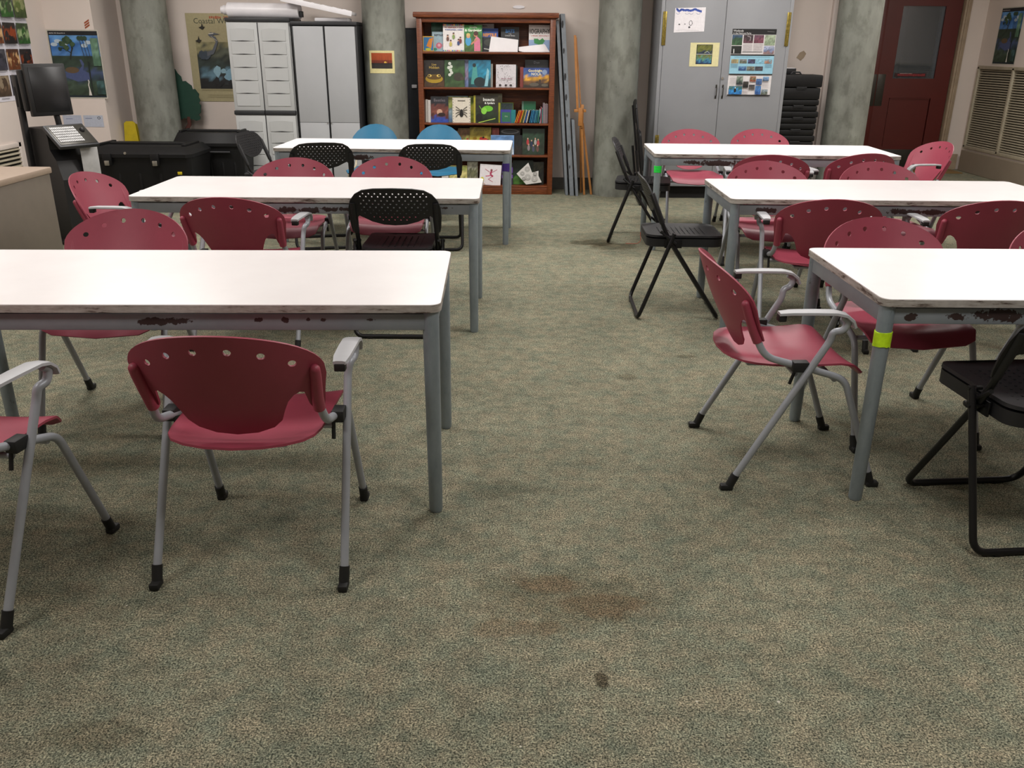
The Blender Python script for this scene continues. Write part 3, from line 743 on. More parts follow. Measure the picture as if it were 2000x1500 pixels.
book(248, 345, 0, .19, 9.535, lambda a, w_, h: (a.rect(-w_/2, 0, w_/2, h, '#a9c4cf'), a.text('REPTILES', 0, h*.78, h*.13, '#223', w_*.85, bold=.001), a.ell(.0, .055, .032, .03, '#d87088'), a.ell(.0, .06, .015, .014, '#f0b8c4'), a.ell(.05, .06, .012, .03, '#c04060'), a.ell(-.04, .02, .02, .014, '#3f9a7a')), 'pale blue book titled Reptiles with a pink flower on the top shelf', base='#8fb0bc')
book(330, 480, 0, .262, 9.465, art_white_kids, 'white book with cartoon children and a coloured border on the top shelf', base='#e9e4e2')
book(480, 608, 0, .255, 9.46, art_garden, 'green gardening book with two children on its cover on the top shelf', base='#2f7a38')
book(545, 690, 0, .27, 9.575, art_simple('#cdc6c8', None, 'LORING', '#555', .9, .07), 'pale book mostly hidden behind the gardening book on the top shelf', base='#cdc6c8')
book(600, 720, 0, .225, 9.53, lambda a, w_, h: (a.rect(-w_/2, 0, w_/2, h, '#151a24'), a.rect(-w_/2, h*.62, w_/2, h, '#23489a'), a.text('REPTILE', 0, h*.66, h*.18, '#e8961e', w_*.95, bold=.0015), a.ell(.0, .09, .06, .035, '#3c4038'), a.line([(-.06, .03), (.0, .02), (.05, .06)], .008, '#e0e0d8')), 'dark blue book with orange reptile title on the top shelf', base='#18243c')
book(740, 870, 0, .24, 9.53, lambda a, w_, h: (a.rect(-w_/2, 0, w_/2, h, '#101216'), a.text('BATS', 0, h*.78, h*.17, '#2f7ac0', w_*.7, bold=.002), a.text('of the', 0, h*.71, h*.05, '#ddd', w_*.5), a.text('United States', 0, h*.63, h*.08, '#e8e8e8', w_*.8), a.ell(0, .07, .05, .03, '#2a241e')), 'black book titled Bats of the United States on the top shelf', base='#101216')
book(940, 1095, 0, .262, 9.54, lambda a, w_, h: (a.rect(-w_/2, 0, w_/2, h, '#e2dcda'), a.rect(-w_/2, 0, w_/2, h*.45, '#8fa8cc'), a.text('IOGRAPHY', 0, h*.68, h*.25, '#1c1c1c', w_*.92, bold=.001), a.scrawl(0, h*.58, w_*.85, h*.04, '#b04848', 7), a.poly([(-.055, .085), (-.06, .13), (-.02, .13), (.0, .115), (.03, .135), (.055, .11), (.03, .075), (0, .07)], '#2c8a44')), 'white and blue book with tall black capital lettering at the right of the top shelf', base='#e2dcda')
# loose papers on the top shelf
def sheet(pts, y, z, lean, label, name='paper_sheet', art=None, fan=1):
    bm = B(); r = Matrix.Translation((0, y, z)) @ Matrix.Rotation(math.radians(-lean), 4, 'X')
    for k in range(fan):
        prism(bm, [(a+.004*k, b-.002*k) for a, b in pts], .0025*k, .0025*k+.0012, axis='y')
    o = obj(name, bm, 'paper', None, False); o.matrix_world = r; tag(o, label, 'paper', 'loose papers on the bookcase')
    return o
sheet([(bx(655), .002), (bx(858), .002), (bx(862), .118), (bx(672), .148)], 9.452, SH[0]+.001, 8, 'blank white paper leaning in front of the bats book', fan=2)
sheet([(bx(868), .012), (bx(905), .0), (bx(1085), .006), (bx(1050), .085), (bx(868), .052)], 9.46, SH[0]+.002, 25, 'slanted white papers in front of the book with tall capital lettering', fan=3)
# shelf 1
def art_frog(a, w_, h):
    a.photo(-w_/2, 0, w_/2, h, ['#4a3420', '#2a2018', '#1e1a16', '#241e1a'], 5, 8, 10); a.text('Lies', 0, h*.8, h*.12, '#d0b050', w_*.6); a.text('Hidden', 0, h*.68, h*.14, '#d0b050', w_*.8)
    a.ell(0, h*.3, w_*.44, h*.16, '#a88a20'); a.ell(0, h*.36, w_*.36, h*.09, '#5c4412'); a.ell(-w_*.22, h*.42, w_*.1, h*.05, '#e0c060'); a.ell(w_*.22, h*.42, w_*.1, h*.05, '#e0c060'); a.ell(-w_*.25, h*.42, w_*.05, h*.03, '#111'); a.ell(w_*.25, h*.42, w_*.05, h*.03, '#111')
def art_turtle(a, w_, h):
    a.photo(-w_/2, 0, w_/2, h, ['#3a5430', '#2c4a28', '#3c5c34', '#2a4428'], 6, 8, 10)
    for x, z in ((-.06, .24), (-.045, .21), (-.07, .2), (-.05, .175), (-.04, .15), (-.06, .13)): a.ell(x+.01, z-.01, .016, .016, '#d2d6cc')
    a.ell(.04, .1, .05, .042, '#3c372e'); a.ell(.08, .085, .022, .018, '#4a4234')
def art_teal(a, w_, h):
    a.photo(-w_/2, 0, w_/2, h, ['#1a4650', '#1f7a94', '#2a8cae', '#256f8c'], 7, 8, 10); a.poly([(-.09, .03), (-.07, .2), (-.045, .23), (-.03, .2), (-.02, .1), (-.01, .03)], '#4c9a94'); a.ell(-.055, .215, .018, .02, '#1b2b30')
    a.ell(.0, .05, .06, .05, '#1e2c30'); a.poly([(.05, .01), (.085, .01), (.1, .16), (.08, .19)], '#8cc0cc')
def art_pattern(a, w_, h):
    a.rect(-w_/2, 0, w_/2, h, '#d2ced2'); R = random.Random(9)
    for k in range(60):
        x = R.uniform(-w_/2+.01, w_/2-.01); z = R.uniform(.03, h-.01); a.line([(x, z), (x+R.uniform(-.01, .01), z+R.uniform(-.01, .01))], .003, '#3c3a3c')
    a.scrawl(0, h*.35, w_*.5, h*.06, '#8a5a6a', 8)
    for x in (-.06, .0, .05): a.ell(x, .02, .014, .01, '#2c2626')
def art_nola(a, w_, h):
    a.photo(-w_/2, 0, w_/2, h, ['#33281f', '#6a4a2c', '#d09a30', '#4a6aa0', '#2f4a90'], 3, 9, 10); a.text('Goodnight', -.01, h*.8, h*.17, '#efe2a8', w_*.7, bold=.0008); a.text('NOLA', 0, h*.62, h*.19, '#e0d8b8', w_*.5, bold=.0008)
    a.ell(w_*.33, h*.78, .026, .026, '#8ea4c8'); a.ell(-.02, .03, .05, .018, '#5a5448'); a.ell(.09, .025, .035, .014, '#66604f'); a.rect(.03, .04, .05, .08, '#3a2c24')
book(188, 333, 1, .262, 9.46, art_frog, 'dark book with a golden frog face and yellow title on the second shelf', t=.02, base='#241e1a')
book(335, 480, 1, .265, 9.465, art_turtle, 'green book with white flowers and a brown animal on the second shelf', t=.02, base='#2c4a28')
book(420, 510, 1, .27, 9.50, art_simple('#8a90b0', ['#7a8ab8', '#9a86a0', '#8a90b0'], seed=8), 'lilac-blue book showing a strip behind the green flower book', base='#8a90b0')
book(508, 668, 1, .268, 9.46, art_teal, 'glossy teal book with an underwater scene on the second shelf', t=.025, base='#1f6a84')
book(650, 682, 1, .23, 9.50, None, 'thin grey-white book edge just right of the teal book', base='#a8a8a0', t=.03)
book(706, 850, 1, .225, 9.46, art_pattern, 'shiny white book covered in fine black drawings on the second shelf', t=.03, base='#b8b4b4')
book(735, 860, 1, .215, 9.52, None, 'dark green book behind the shiny white patterned book', base='#22302a')
book(880, 905, 1, .20, 9.49, lambda a, w_, h: a.rect(-w_/2, 0, w_/2, h, '#8a3a34'), 'reddish book edge left of the night-city book', base='#c8bca8', t=.03)
book(915, 1085, 1, .272, 9.535, art_simple('#15181c', ['#1c2024', '#30343a', '#15181c'], 'Don', '#8a8e94', .86, .13, seed=11), 'dark book with grey lettering behind the night-city book', base='#15181c')
book(903, 1088, 1, .195, 9.455, art_nola, 'blue and gold book titled Goodnight NOLA on the second shelf', t=.012, base='#2f4a90')
# shelf 2
def art_beetle(a, w_, h):
    a.photo(-w_/2, 0, w_/2, h, ['#2f4aa0', '#5a3028', '#7a4438', '#6a3a34', '#24262c', '#202226'], 13, 8, 12); a.text('Beetles', 0, h*.8, h*.16, '#7a7278', w_*.85); a.ell(0, h*.4, .03, .03, '#c8a088'); a.ell(.02, h*.3, .04, .02, '#2a1a18'); a.rect(-w_/2, 0, w_/2, .014, '#2f4aa0')
def art_spider(a, w_, h):
    a.rect(-w_/2, 0, w_/2, h, '#dcd4c4')
    for k in range(9):
        for s in (-1, 1): a.ell(s*(w_/2-.008), .01+k*h/9, .003, .005, '#2a2624', 6)
    a.line([(-.04, h*.88), (.04, h*.88)], .006, '#3a3632'); a.ell(0, .085, .02, .03, '#1c1816'); a.ell(0, .12, .012, .014, '#1c1816')
    for s in (-1, 1):
        for dz, e in ((.03, .06), (.01, .03), (-.01, -.01), (-.03, -.045)): a.line([(0, .1+dz*.4), (s*.035, .1+dz+.014), (s*.06, .1+e)], .006, '#1c1816')
def art_insects(a, w_, h):
    a.photo(-w_/2, 0, w_/2, h, ['#1c2a16', '#23321c', '#2a2a22', '#28241c', '#343024'], 15, 8, 12); a.rect(-w_/2, 0, -w_/2+.02, h, '#a8a030')
    a.text('Insects', .03, h*.8, h*.16, '#eef0ea', w_*.62, bold=.001); a.text('& Spiders', .04, h*.69, h*.1, '#eef0ea', w_*.55, bold=.0008)
    a.ell(.02, h*.52, .055, .03, '#6cc030'); a.ell(-.02, h*.44, .03, .035, '#8ad048'); a.ell(-.07, h*.2, .035, .04, '#15140f'); a.line([(-.08, .0), (.1, .045)], .008, '#a8c850'); a.line([(-.03, h*.4), (-.07, h*.62)], .006, '#7ab840')
book(190, 208, 2, .23, 9.49, None, 'white book edge at the left end of the third shelf', base='#c9c5bd', t=.03)
book(210, 232, 2, .225, 9.47, None, 'second white book edge at the left of the third shelf', base='#dedad4', t=.03)
book(230, 358, 2, .262, 9.46, art_beetle, 'reddish-brown book with an insect photo on the third shelf', base='#24262c')
book(345, 500, 2, .265, 9.50, art_simple('#7a9aa8', ['#6a8ab0', '#9ab0b8', '#9aac50', '#b8b870'], seed=16), 'pale blue and green book behind the spider book', base='#7a9aa8')
book(388, 520, 2, .25, 9.46, art_spider, 'cream book with a big black spider on the third shelf', base='#dcd4c4')
book(505, 640, 2, .262, 9.53, art_simple('#9aa03c', ['#8a9030', '#b0a83c', '#7a9030'], seed=17), 'yellow-green book behind the insects book', base='#9a982c')
book(543, 722, 2, .275, 9.455, art_insects, 'book titled Insects and Spiders with a bright green insect on the third shelf', base='#2a2a22')
book(590, 750, 2, .29, 9.555, art_simple('#8c8a70', None, seed=1), 'grey-beige book standing tallest at the back of the third shelf', base='#8c8a70')
book(722, 737, 2, .2, 9.50, None, 'yellow book edge right of the insects book', base='#b8b830', t=.03)
book(740, 833, 2, .20, 9.545, art_simple('#6a8a28', ['#6a8a28', '#2f4038', '#283838'], seed=18), 'olive green book at the back of the third shelf', base='#6a8a28')
book(740, 815, 2, .135, 9.46, lambda a, w_, h: (a.rect(-w_/2, 0, w_/2, h, '#3a3a90'), a.rect(-w_/2+.012, .01, w_/2-.006, h*.8, '#2c6a50'), a.text('Otis', .005, h*.45, h*.14, '#c8d0c0', w_*.5)), 'small purple and green book on the third shelf', base='#3a3a90')
book(815, 850, 2, .132, 9.47, lambda a, w_, h: a.rect(-w_/2, 0, w_/2, h, '#1c7a80'), 'small teal book beside the purple and green one', base='#1c6a70')
book(895, 998, 2, .215, 9.55, lambda a, w_, h: (a.rect(-w_/2, 0, w_/2, h, '#12603c'), a.rect(-w_/2, 0, -w_/2+.02, h, '#5a7a6a')), 'dark green binder-like book at the back of the third shelf', base='#12603c')
R = random.Random(5)
cols = ['#d87a1c', '#e0862a', '#c8301c', '#e0a030', '#5a6a3a', '#c8b890', '#3a66b0', '#d8d4c8', '#16181c', '#2f78a8', '#3c8cb8', '#2a6a98', '#4c98b0', '#2f7a90', '#3a8a7a', '#20608c']
names_ = ['orange', 'light orange', 'red', 'amber', 'olive', 'cream', 'blue', 'off-white', 'black', 'sky blue', 'bright blue', 'deep blue', 'pale teal', 'teal', 'sea green', 'navy blue']
for k, c in enumerate(cols):
    r = empty('thin_booklet', (bx(842+k*12.0), 9.45, SH[2]+.001), 0, names_[k]+' thin booklet in the slanting row on the third shelf', 'book', 'slanting booklets on the third shelf')
    r.rotation_euler = (0, math.radians(20-k*.95), 0); hh = .132+R.uniform(-.004, .004)
    bm = B(); box(bm, 0, .0085, 0, .11, .004, hh, .001); obj('cover', bm, plain('booklet_'+names_[k].replace(' ', '_').replace('-', '_'), c, .5), r, False)
    bm = B(); box(bm, .002, .0065, .004, .1105, hh-.003, hh+.0005); obj('page_block', bm, 'pages', r, False)
cols = ['#c8c4c8', '#a03048', '#3c8a80', '#8a7a84', '#a8989c', '#94868c', '#a09094', '#85757c']
nm = ['white', 'crimson', 'green', 'mauve', 'pale mauve', 'grey mauve', 'dusty pink', 'grey-brown']
for k, c in enumerate(cols):
    r = empty('thin_book', (bx(1026+k*7.6), 9.45, SH[2]+.001), 0, nm[k]+' thin book upright at the right end of the third shelf', 'book', 'upright thin books on the third shelf')
    hh = (.14, .16, .15, .2, .2, .19, .195, .19)[k]
    bm = B(); box(bm, 0, .0085, 0, .14, 0, hh, .001); obj('cover', bm, plain('thin_'+nm[k].replace(' ', '_').replace('-', '_'), c, .5), r, False)
    bm = B(); box(bm, .002, .0065, .004, .1405, hh-.002, hh+.0005); obj('page_block', bm, 'pages', r, False)
# shelf 3
book(195, 330, 3, .255, 9.47, art_simple('#4a5a3c', ['#3a4a34', '#5a6a44', '#4a5a3c'], seed=21), 'dull green book at the left of the fourth shelf, behind the blue chair', base='#4a5a3c')
book(335, 430, 3, .24, 9.48, art_simple('#6a5a4a', ['#5a4a3c', '#7a6a54'], seed=22), 'brown-grey book on the fourth shelf behind the blue chair', base='#6a5a4a')
book(425, 512, 3, .265, 9.49, art_simple('#7a6a3c', ['#6a4a2c', '#8a8a44', '#7a5a3c'], seed=23, blobs=['#a04c30', '#5c7a3c'], n=5), 'brown and green nature book left of the yellow book on the fourth shelf', base='#6a5a34')
book(512, 670, 3, .275, 9.50, lambda a, w_, h: (a.photo(-w_/2, 0, w_/2, h, ['#a8862c', '#b8a040', '#a8983c', '#b0a048'], 24, 8, 8), a.scrawl(0, h*.86, w_*.6, h*.05, '#7a6a28', 9), a.ell(-.06, h*.58, .02, .018, '#8a6a14'), a.ell(.01, h*.56, .022, .022, '#a82c24'), a.ell(.05, h*.52, .024, .024, '#b8342c'), a.ell(.03, h*.62, .012, .01, '#141414'), a.ell(.08, h*.5, .012, .02, '#7a1c2c')), 'yellow book with red beetles on the fourth shelf', base='#a8983c')
book(675, 730, 3, .27, 9.51, art_simple('#8a3a34', ['#8a3a34', '#6a7a8a', '#a85048'], seed=25), 'red and blue book strip on the fourth shelf', base='#8a3a34')
book(735, 885, 3, .262, 9.54, lambda a, w_, h: (a.rect(-w_/2, 0, w_/2, h, '#3a3c40'), a.ell(0, h*.88, w_*.46, h*.1, '#8a8c90'), a.ell(0, h*.88, w_*.36, h*.06, '#4a4c50')), 'dark book with a grey oval at the back of the fourth shelf', base='#3a3c40')
book(668, 840, 3, .2, 9.455, art_simple('#7a9cc8', ['#b8c4d0', '#8aa8d0', '#6a94c8'], seed=26, blobs=['#c8ccd4', '#5a7ab0'], n=6), 'sky-blue book at the middle front of the fourth shelf', base='#7a9cc8')
book(835, 905, 3, .2, 9.48, art_simple('#1c1e20', ['#2a2420', '#1c1e20'], seed=27), 'near-black book left of the green group-photo book', base='#1c1e20')
def art_people(a, w_, h):
    a.photo(-w_/2, 0, w_/2, h, ['#2a3a2c', '#3c4034', '#28382a', '#2c4432', '#24382a'], 28, 9, 10)
    for x, z, c in ((-.06, .13, '#b03c40'), (-.02, .11, '#2c3450'), (.02, .13, '#a8a4a0'), (.05, .12, '#b04448'), (-.05, .07, '#8a8084'), (0, .06, '#4a4c60'), (.045, .06, '#6a4a44')): a.ell(x, z, .014, .03, c); a.ell(x, z+.036, .008, .009, '#c09a84')
book(902, 1065, 3, .268, 9.46, art_people, 'dark green book with a group photo on the fourth shelf', t=.02, base='#24382a')
# shelf 4 (bottom)
book(300, 350, 4, .12, 9.46, art_simple('#c8c4bc', None), 'small whitish book at the bottom shelf, left, behind the chairs', base='#c8c4bc')
book(355, 490, 4, .2, 9.47, art_simple('#b8b070', ['#a8a050', '#c8c080', '#98a058'], seed=31, blobs=['#d8d0b0', '#6a7a34'], n=6), 'yellow-green picture book on the bottom shelf behind the blue chair', base='#b0a860')
book(490, 570, 4, .24, 9.48, art_simple('#7a7a68', ['#8a8a74', '#6a6c50', '#a8a898'], seed=32), 'grey-green plastic-wrapped book left of the pink figure drawing on the bottom shelf', base='#7a7a68')
book(750, 832, 4, .23, 9.475, lambda a, w_, h: (a.rect(-w_/2, 0, w_/2, h, '#3c3444'), a.rect(-w_/2, h*.3, w_/2, h*.45, '#7a58a8'), a.rect(-w_/2, h*.55, w_/2, h*.8, '#6a4a98'), a.ell(.0, .03, .03, .02, '#5a5448')), 'dark book with purple bands right of the table leg on the bottom shelf', base='#3c3444')
book(832, 985, 4, .255, 9.50, art_simple('#1c3020', ['#4a7a30', '#24402c', '#1c2c20', '#182820'], seed=33), 'dark green book behind the mandala drawing on the bottom shelf', base='#1c3020')
book(985, 1065, 4, .24, 9.51, art_simple('#1c1e1c', ['#2a2c20', '#1c1e1c', '#3c3c2a'], seed=34), 'blackish book at the right end of the bottom shelf', base='#1c1e1c')
def hung_art(name, x, y, z, art, label, lean=0, roll=0, cat='drawing', group=None, mat='matte', rz=0):
    a = Art(); art(a); o = a.build(name, None, mat); o.location = (x, y, z)
    o.rotation_euler = (math.radians(-lean), roll, rz); tag(o, label, cat, group); return o
def art_fairy(a):
    a.slab(-.115, 0, .115, .215, .001, '#e4dfe2'); a.k = 1; P_ = '#b0385c'
    a.ell(.01, .155, .012, .013, '#8a4a50'); a.line([(.01, .145), (.0, .11), (.03, .09)], .018, P_); a.line([(0, .13), (-.06, .165)], .005, P_); a.line([(.01, .13), (.07, .165)], .005, P_)
    a.line([(.02, .09), (-.02, .06), (.03, .035)], .005, P_); a.line([(0, .1), (-.05, .09)], .01, '#d06a8a'); a.ell(-.085, .05, .02, .03, '#d8d04a'); a.line([(-.1, .03), (-.05, .005)], .005, '#c08a50')
hung_art('child_drawing', bx(660), 9.442, SH[4]+.002, art_fairy, 'white sheet with a pink dancing figure on the bottom shelf', 8, .06, 'drawing')
def art_mandala(a):
    pts = [(0, -.10), (.11, -.03), (.10, .02), (.03, .105), (-.115, .01), (-.06, -.075)]
    pts = [(-.13, .0), (-.03, -.108), (.13, -.085), (.095, -.02), (.095, .03), (.03, .012), (-.01, .11)]
    a.poly(pts, '#cfcdc9')
    for x, z, r in ((-.07, .0, .022), (-.02, .045, .026), (-.015, -.035, .03), (.055, -.05, .03), (.06, -.0, .02), (-.055, -.05, .018)):
        for k in range(3): a.ell(x, z, r*(1-k*.28), r*(1-k*.28), '#6a6864'); a.ell(x, z, r*(1-k*.28)-.003, r*(1-k*.28)-.003, '#cfcdc9')
hung_art('mandala_drawing', bx(955), 9.437, SH[4]+.125, art_mandala, 'diamond-tilted sheet of circular line drawings on the bottom shelf', 6)
bpy.data.objects['mandala_drawing'].scale = (1.05, 1, 1.05)

# blackboard panel behind the bookcase
bp = empty('blackboard', (0, 9.76, 0), 0, 'dark chalkboard panel standing against the wall left of the bookcase', 'blackboard')
bm = B(); box(bm, -1.4, -.5, 0, .018, 0, 1.65, .003); obj('panel', bm, 'slate', bp)
bm = B(); box(bm, -1.41, -1.4, -.004, .02, 0, 1.66); box(bm, -1.41, -.5, -.004, .02, 1.65, 1.662); obj('frame', bm, 'charcoal', bp)
bm = B(); box(bm, -1.10, -1.045, 9.738, 9.757, 1.065, 1.10, .005); tag(obj('cable_clip', bm, 'white_plastic'), 'small white plastic block on the dark chalkboard beside the bookcase', 'clip')
# grey boards leaning right of the bookcase
def leaning(name, x0t, x0b, wd, zt, th, yt, yb, lab, patches=()):
    t = empty(name, (0, 0, 0), 0, lab, 'board', 'grey boards leaning by the bookcase')
    bm = B(); v = []
    for (x, y, z) in ((x0b, yb, .0), (x0t, yt, zt)):
        for dx, dy in ((0, 0), (wd, 0), (wd, th), (0, th)): v.append(bm.verts.new((x+dx, y+dy, z)))
    for f in ((0, 1, 5, 4), (1, 2, 6, 5), (2, 3, 7, 6), (3, 0, 4, 7), (3, 2, 1, 0), (4, 5, 6, 7)): bm.faces.new([v[i] for i in f])
    bmesh.ops.bevel(bm, geom=list(bm.edges), offset=.002, segments=1, affect='EDGES')
    obj('panel', bm, 'board_grey', t)
    for z, s in patches:
        k = z/zt; bm = B(); x = x0b+(x0t-x0b)*k; y = yb+(yt-yb)*k
        prism(bm, [(x+wd*.3+s*.5*math.cos(q)*.6, z+s*math.sin(q)) for q in (0, .9, 1.9, 2.8, 3.9, 5.1)], y-.004, y+.003, axis='y'); obj('bracket', bm, 'charcoal', t)
    return t
leaning('leaning_board', .418, .56, .03, 1.735, .26, 9.46, 9.36, 'narrow grey board leaning nearest the bookcase')
leaning('leaning_board', .462, .605, .045, 1.80, .30, 9.46, 9.33, 'wider grey board with dark brackets leaning beside the narrow one', [(1.7, .04), (1.45, .03), (1.2, .04), (1.0, .035), (.82, .02), (.5, .04), (.3, .02)])
leaning('leaning_board', .60, .665, .03, .78, .2, 9.36, 9.31, 'short grey board leaning low beside the easel')
# easel
ea = empty('wooden_easel', (0, 0, 0), 0, 'folded light wooden easel leaning between the grey boards and the column', 'easel')
def stick(a, b, wx, wy, name='leg'):
    bm = B(); v = []
    for p in (a, b):
        for dx, dy in ((-wx, -wy), (wx, -wy), (wx, wy), (-wx, wy)): v.append(bm.verts.new((p[0]+dx, p[1]+dy, p[2])))
    for f in ((0, 1, 5, 4), (1, 2, 6, 5), (2, 3, 7, 6), (3, 0, 4, 7), (3, 2, 1, 0), (4, 5, 6, 7)): bm.faces.new([v[i] for i in f])
    obj(name, bm, 'easel', ea)
stick((.765, 9.42, 0), (.70, 9.40, .86), .011, .011); stick((.665, 9.44, .86), (.615, 9.47, 1.60), .012, .01, 'mast'); stick((.842, 9.44, 0), (.725, 9.46, .74), .011, .011)
stick((.74, 9.56, .0), (.70, 9.53, .86), .010, .01); stick((.71, 9.47, .80), (.628, 9.49, 1.58), .006, .01, 'mast')
bm = B(); box(bm, .625, .75, 9.375, 9.40, .855, .885, .003); obj('crossbar', bm, 'easel', ea)
bm = B(); box(bm, .67, .715, 9.36, 9.375, .72, .90, .003); box(bm, .695, .725, 9.375, 9.425, .70, .93, .003); obj('canvas_support', bm, 'easel', ea)

# small white oval on the wall over the bookcase
bm = B(); prism(bm, circ(.04, 1.872, .062, 24, .016), 9.79, 9.799, axis='y'); tag(obj('wall_plate', bm, 'white_plastic'), 'small white oval plate on the wall above the bookcase', 'plate')

# ------------------------------------------------------------------ plastic cabinets left
c1 = empty('storage_cabinet', (-2.86, 9.2, 0), 0, 'pale grey moulded cabinet with panelled doors and white equipment lying on top', 'cabinet', 'grey plastic cabinets')
CW = .63
bm = B(); box(bm, 0, CW, .02, .5, .02, 1.70, .006); obj('body', bm, 'shed_grey', c1)
bm = B(); box(bm, -.006, CW+.006, -.008, .505, 1.70, 1.735, .006); obj('lid', bm, 'charcoal', c1)
bm = B(); box(bm, 0, CW, .0, .5, 0, .03, .004); obj('base', bm, 'charcoal', c1)
def panel_door(x0, x1, z0, z1, rows, par):
    bm = B(); box(bm, x0, x1, -.012, .02, z0, z1, .004); d = obj('door', bm, 'shed_grey', par)
    bm = B(); m = .035; dz = (z1-z0-.09)/rows
    for k in range(rows):
        a, b = z0+.045+dz*k, z0+.045+dz*(k+1)-.006
        # lozenge panels with a bowed top edge
        pts = [(x0+m, a), (x1-m, a), (x1-m, b-.012), ((x0+x1)/2+.05, b-.002), ((x0+x1)/2-.05, b-.002), (x0+m, b-.012)]
        prism(bm, pts, -.018, -.010, axis='y')
    obj('raised_panels', bm, 'shed_grey', d)
    bm = B()
    for k in range(1, rows):
        zz = z0+.045+dz*k; prism(bm, [(x0+m+.03, zz), ((x0+x1)/2, zz-.004), (x1-m-.03, zz), ((x0+x1)/2, zz+.004)], -.0195, -.0185, axis='y')
    obj('grooves', bm, 'charcoal', d)
panel_door(.008, CW/2-.005, .86, 1.69, 6, c1); panel_door(CW/2+.005, CW-.008, .86, 1.69, 6, c1)
panel_door(.008, CW/2-.005, .04, .815, 6, c1); panel_door(CW/2+.005, CW-.008, .04, .815, 6, c1)
bm = B(); box(bm, 0, CW/2-.003, -.022, .02, .818, .858, .006); box(bm, CW/2+.003, CW, -.022, .02, .818, .858, .006); obj('handle_band', bm, 'charcoal', c1)
bm = B(); box(bm, CW/2-.004, CW/2+.004, -.002, .021, .04, 1.69); obj('door_gap', bm, 'charcoal', c1)
c2 = empty('storage_cabinet', (-2.217, 9.2, 0), 0, 'smooth grey two-door cabinet right beside the concrete column with the sunset picture', 'cabinet', 'grey plastic cabinets')
CW = .65
bm = B(); box(bm, 0, CW, .02, .5, .02, 1.67, .005); obj('body', bm, 'charcoal', c2)
bm = B(); box(bm, -.004, CW+.004, -.006, .505, 1.67, 1.705, .006); obj('lid', bm, 'charcoal', c2)
for x0, x1, s in ((.02, .315, 0), (.335, .63, 1)):
    for z0, z1 in ((.04, .745), (.748, 1.66)):
        bm = B(); box(bm, x0, x1, -.008, .02, z0, z1, .003); dd = obj('door', bm, 'shed_grey2', c2)
    bm = B(); tube(bm, [((.302, .348)[s], -.02, .745), ((.31, .340)[s], -.012, .738)], .004, 8); obj('handle', bm, 'steel', dd)
# items on top
pj = empty('projector_screen_case', (0, 0, 0), 0, 'white tubular projector screen casing lying on top of the grey cabinets', 'screen case')
bm = B(); tube(bm, [(-2.88, 9.42, 1.81), (-2.15, 9.36, 1.80)], .072, 24); obj('housing', bm, 'white_plastic', pj)
bm = B(); tube(bm, [(-2.93, 9.424, 1.81), (-2.88, 9.42, 1.81)], .045, 20); tube(bm, [(-2.955, 9.425, 1.81), (-2.93, 9.424, 1.81)], .035, 20); obj('end_knob', bm, 'white_plastic', pj)
bm = B(); box(bm, -2.15, -2.12, 9.32, 9.38, 1.745, 1.80, .004); obj('end_cap', bm, 'charcoal', pj)
wt = empty('plastic_tray', (0, 0, 0), 0, 'white ribbed plastic tray lying tilted across the top of the smooth cabinet', 'tray')
bm = B(); Mx = Matrix.Translation((-1.93, 9.33, 1.848)) @ Matrix.Rotation(math.radians(11), 4, 'Y')
box(bm, -.36, .33, -.14, .16, -.022, .008, .004, M4=Mx)
for k in range(6): box(bm, -.28+k*.105, -.25+k*.105, -.145, .16, .008, .018, .003, M4=Mx)
obj('tray_body', bm, 'white_plastic', wt)
bm = B(); box(bm, -.365, .335, -.155, -.14, -.034, .014, .003, M4=Mx); obj('rim', bm, 'white_plastic', wt)
bm = B(); box(bm, -2.0, -1.66, 9.30, 9.5, 1.706, 1.742, .012); tag(obj('white_box', bm, 'white_plastic'), 'low white box under the tilted tray on the smooth cabinet', 'box')

# sunset picture on column (curves round it)
def on_column(name, cx, x0, x1, z0, z1, art, label, cat, group=None):
    a = Art(); art(a, x0, z0, x1, z1); R_ = .217+.003
    for v in a.bm.verts:
        d = R_-v.co.y; ang = (v.co.x)/R_; zz = v.co.z; v.co = Vector((d*math.sin(ang), -d*math.cos(ang), zz))
    o = a.build(name, None, 'matte'); o.location = (cx, 9.49, 0); tag(o, label, cat, group); return o
def art_sunset(a, x0, z0, x1, z1):
    n = 12
    def strip(xa, xb, za, zb, col):
        y = a.nxt()
        for k in range(n): a.face([(xa+(xb-xa)*k/n, za), (xa+(xb-xa)*(k+1)/n, za), (xa+(xb-xa)*(k+1)/n, zb), (xa+(xb-xa)*k/n, zb)], col, y)
    strip(x0, x1, z0, z1, '#d8cf98'); m = .025
    strip(x0+m, x1-m, z0+.045, z1-.022, '#a2461c'); strip(x0+m, x1-m, z0+.045, z0+.10, '#2a2624'); strip(x0+m, x1-m, z0+.095, z0+.125, '#7a3018')
    a.ell(.03, z0+.10, .016, .013, '#f4c050'); strip(x0+m, x1-m, z0+.085, z0+.098, '#1e1a18')
    for k in range(9): a.face([(x0+.04+k*.02, z0+.09), (x0+.044+k*.02, z0+.09), (x0+.042+k*.02, z0+.15+(k % 3)*.012)], '#3c1c12', a.nxt())
on_column('sunset_picture', -1.335, -.145, .125, 1.225, 1.44, art_sunset, 'yellow-bordered sunset picture taped to the concrete column', 'picture')

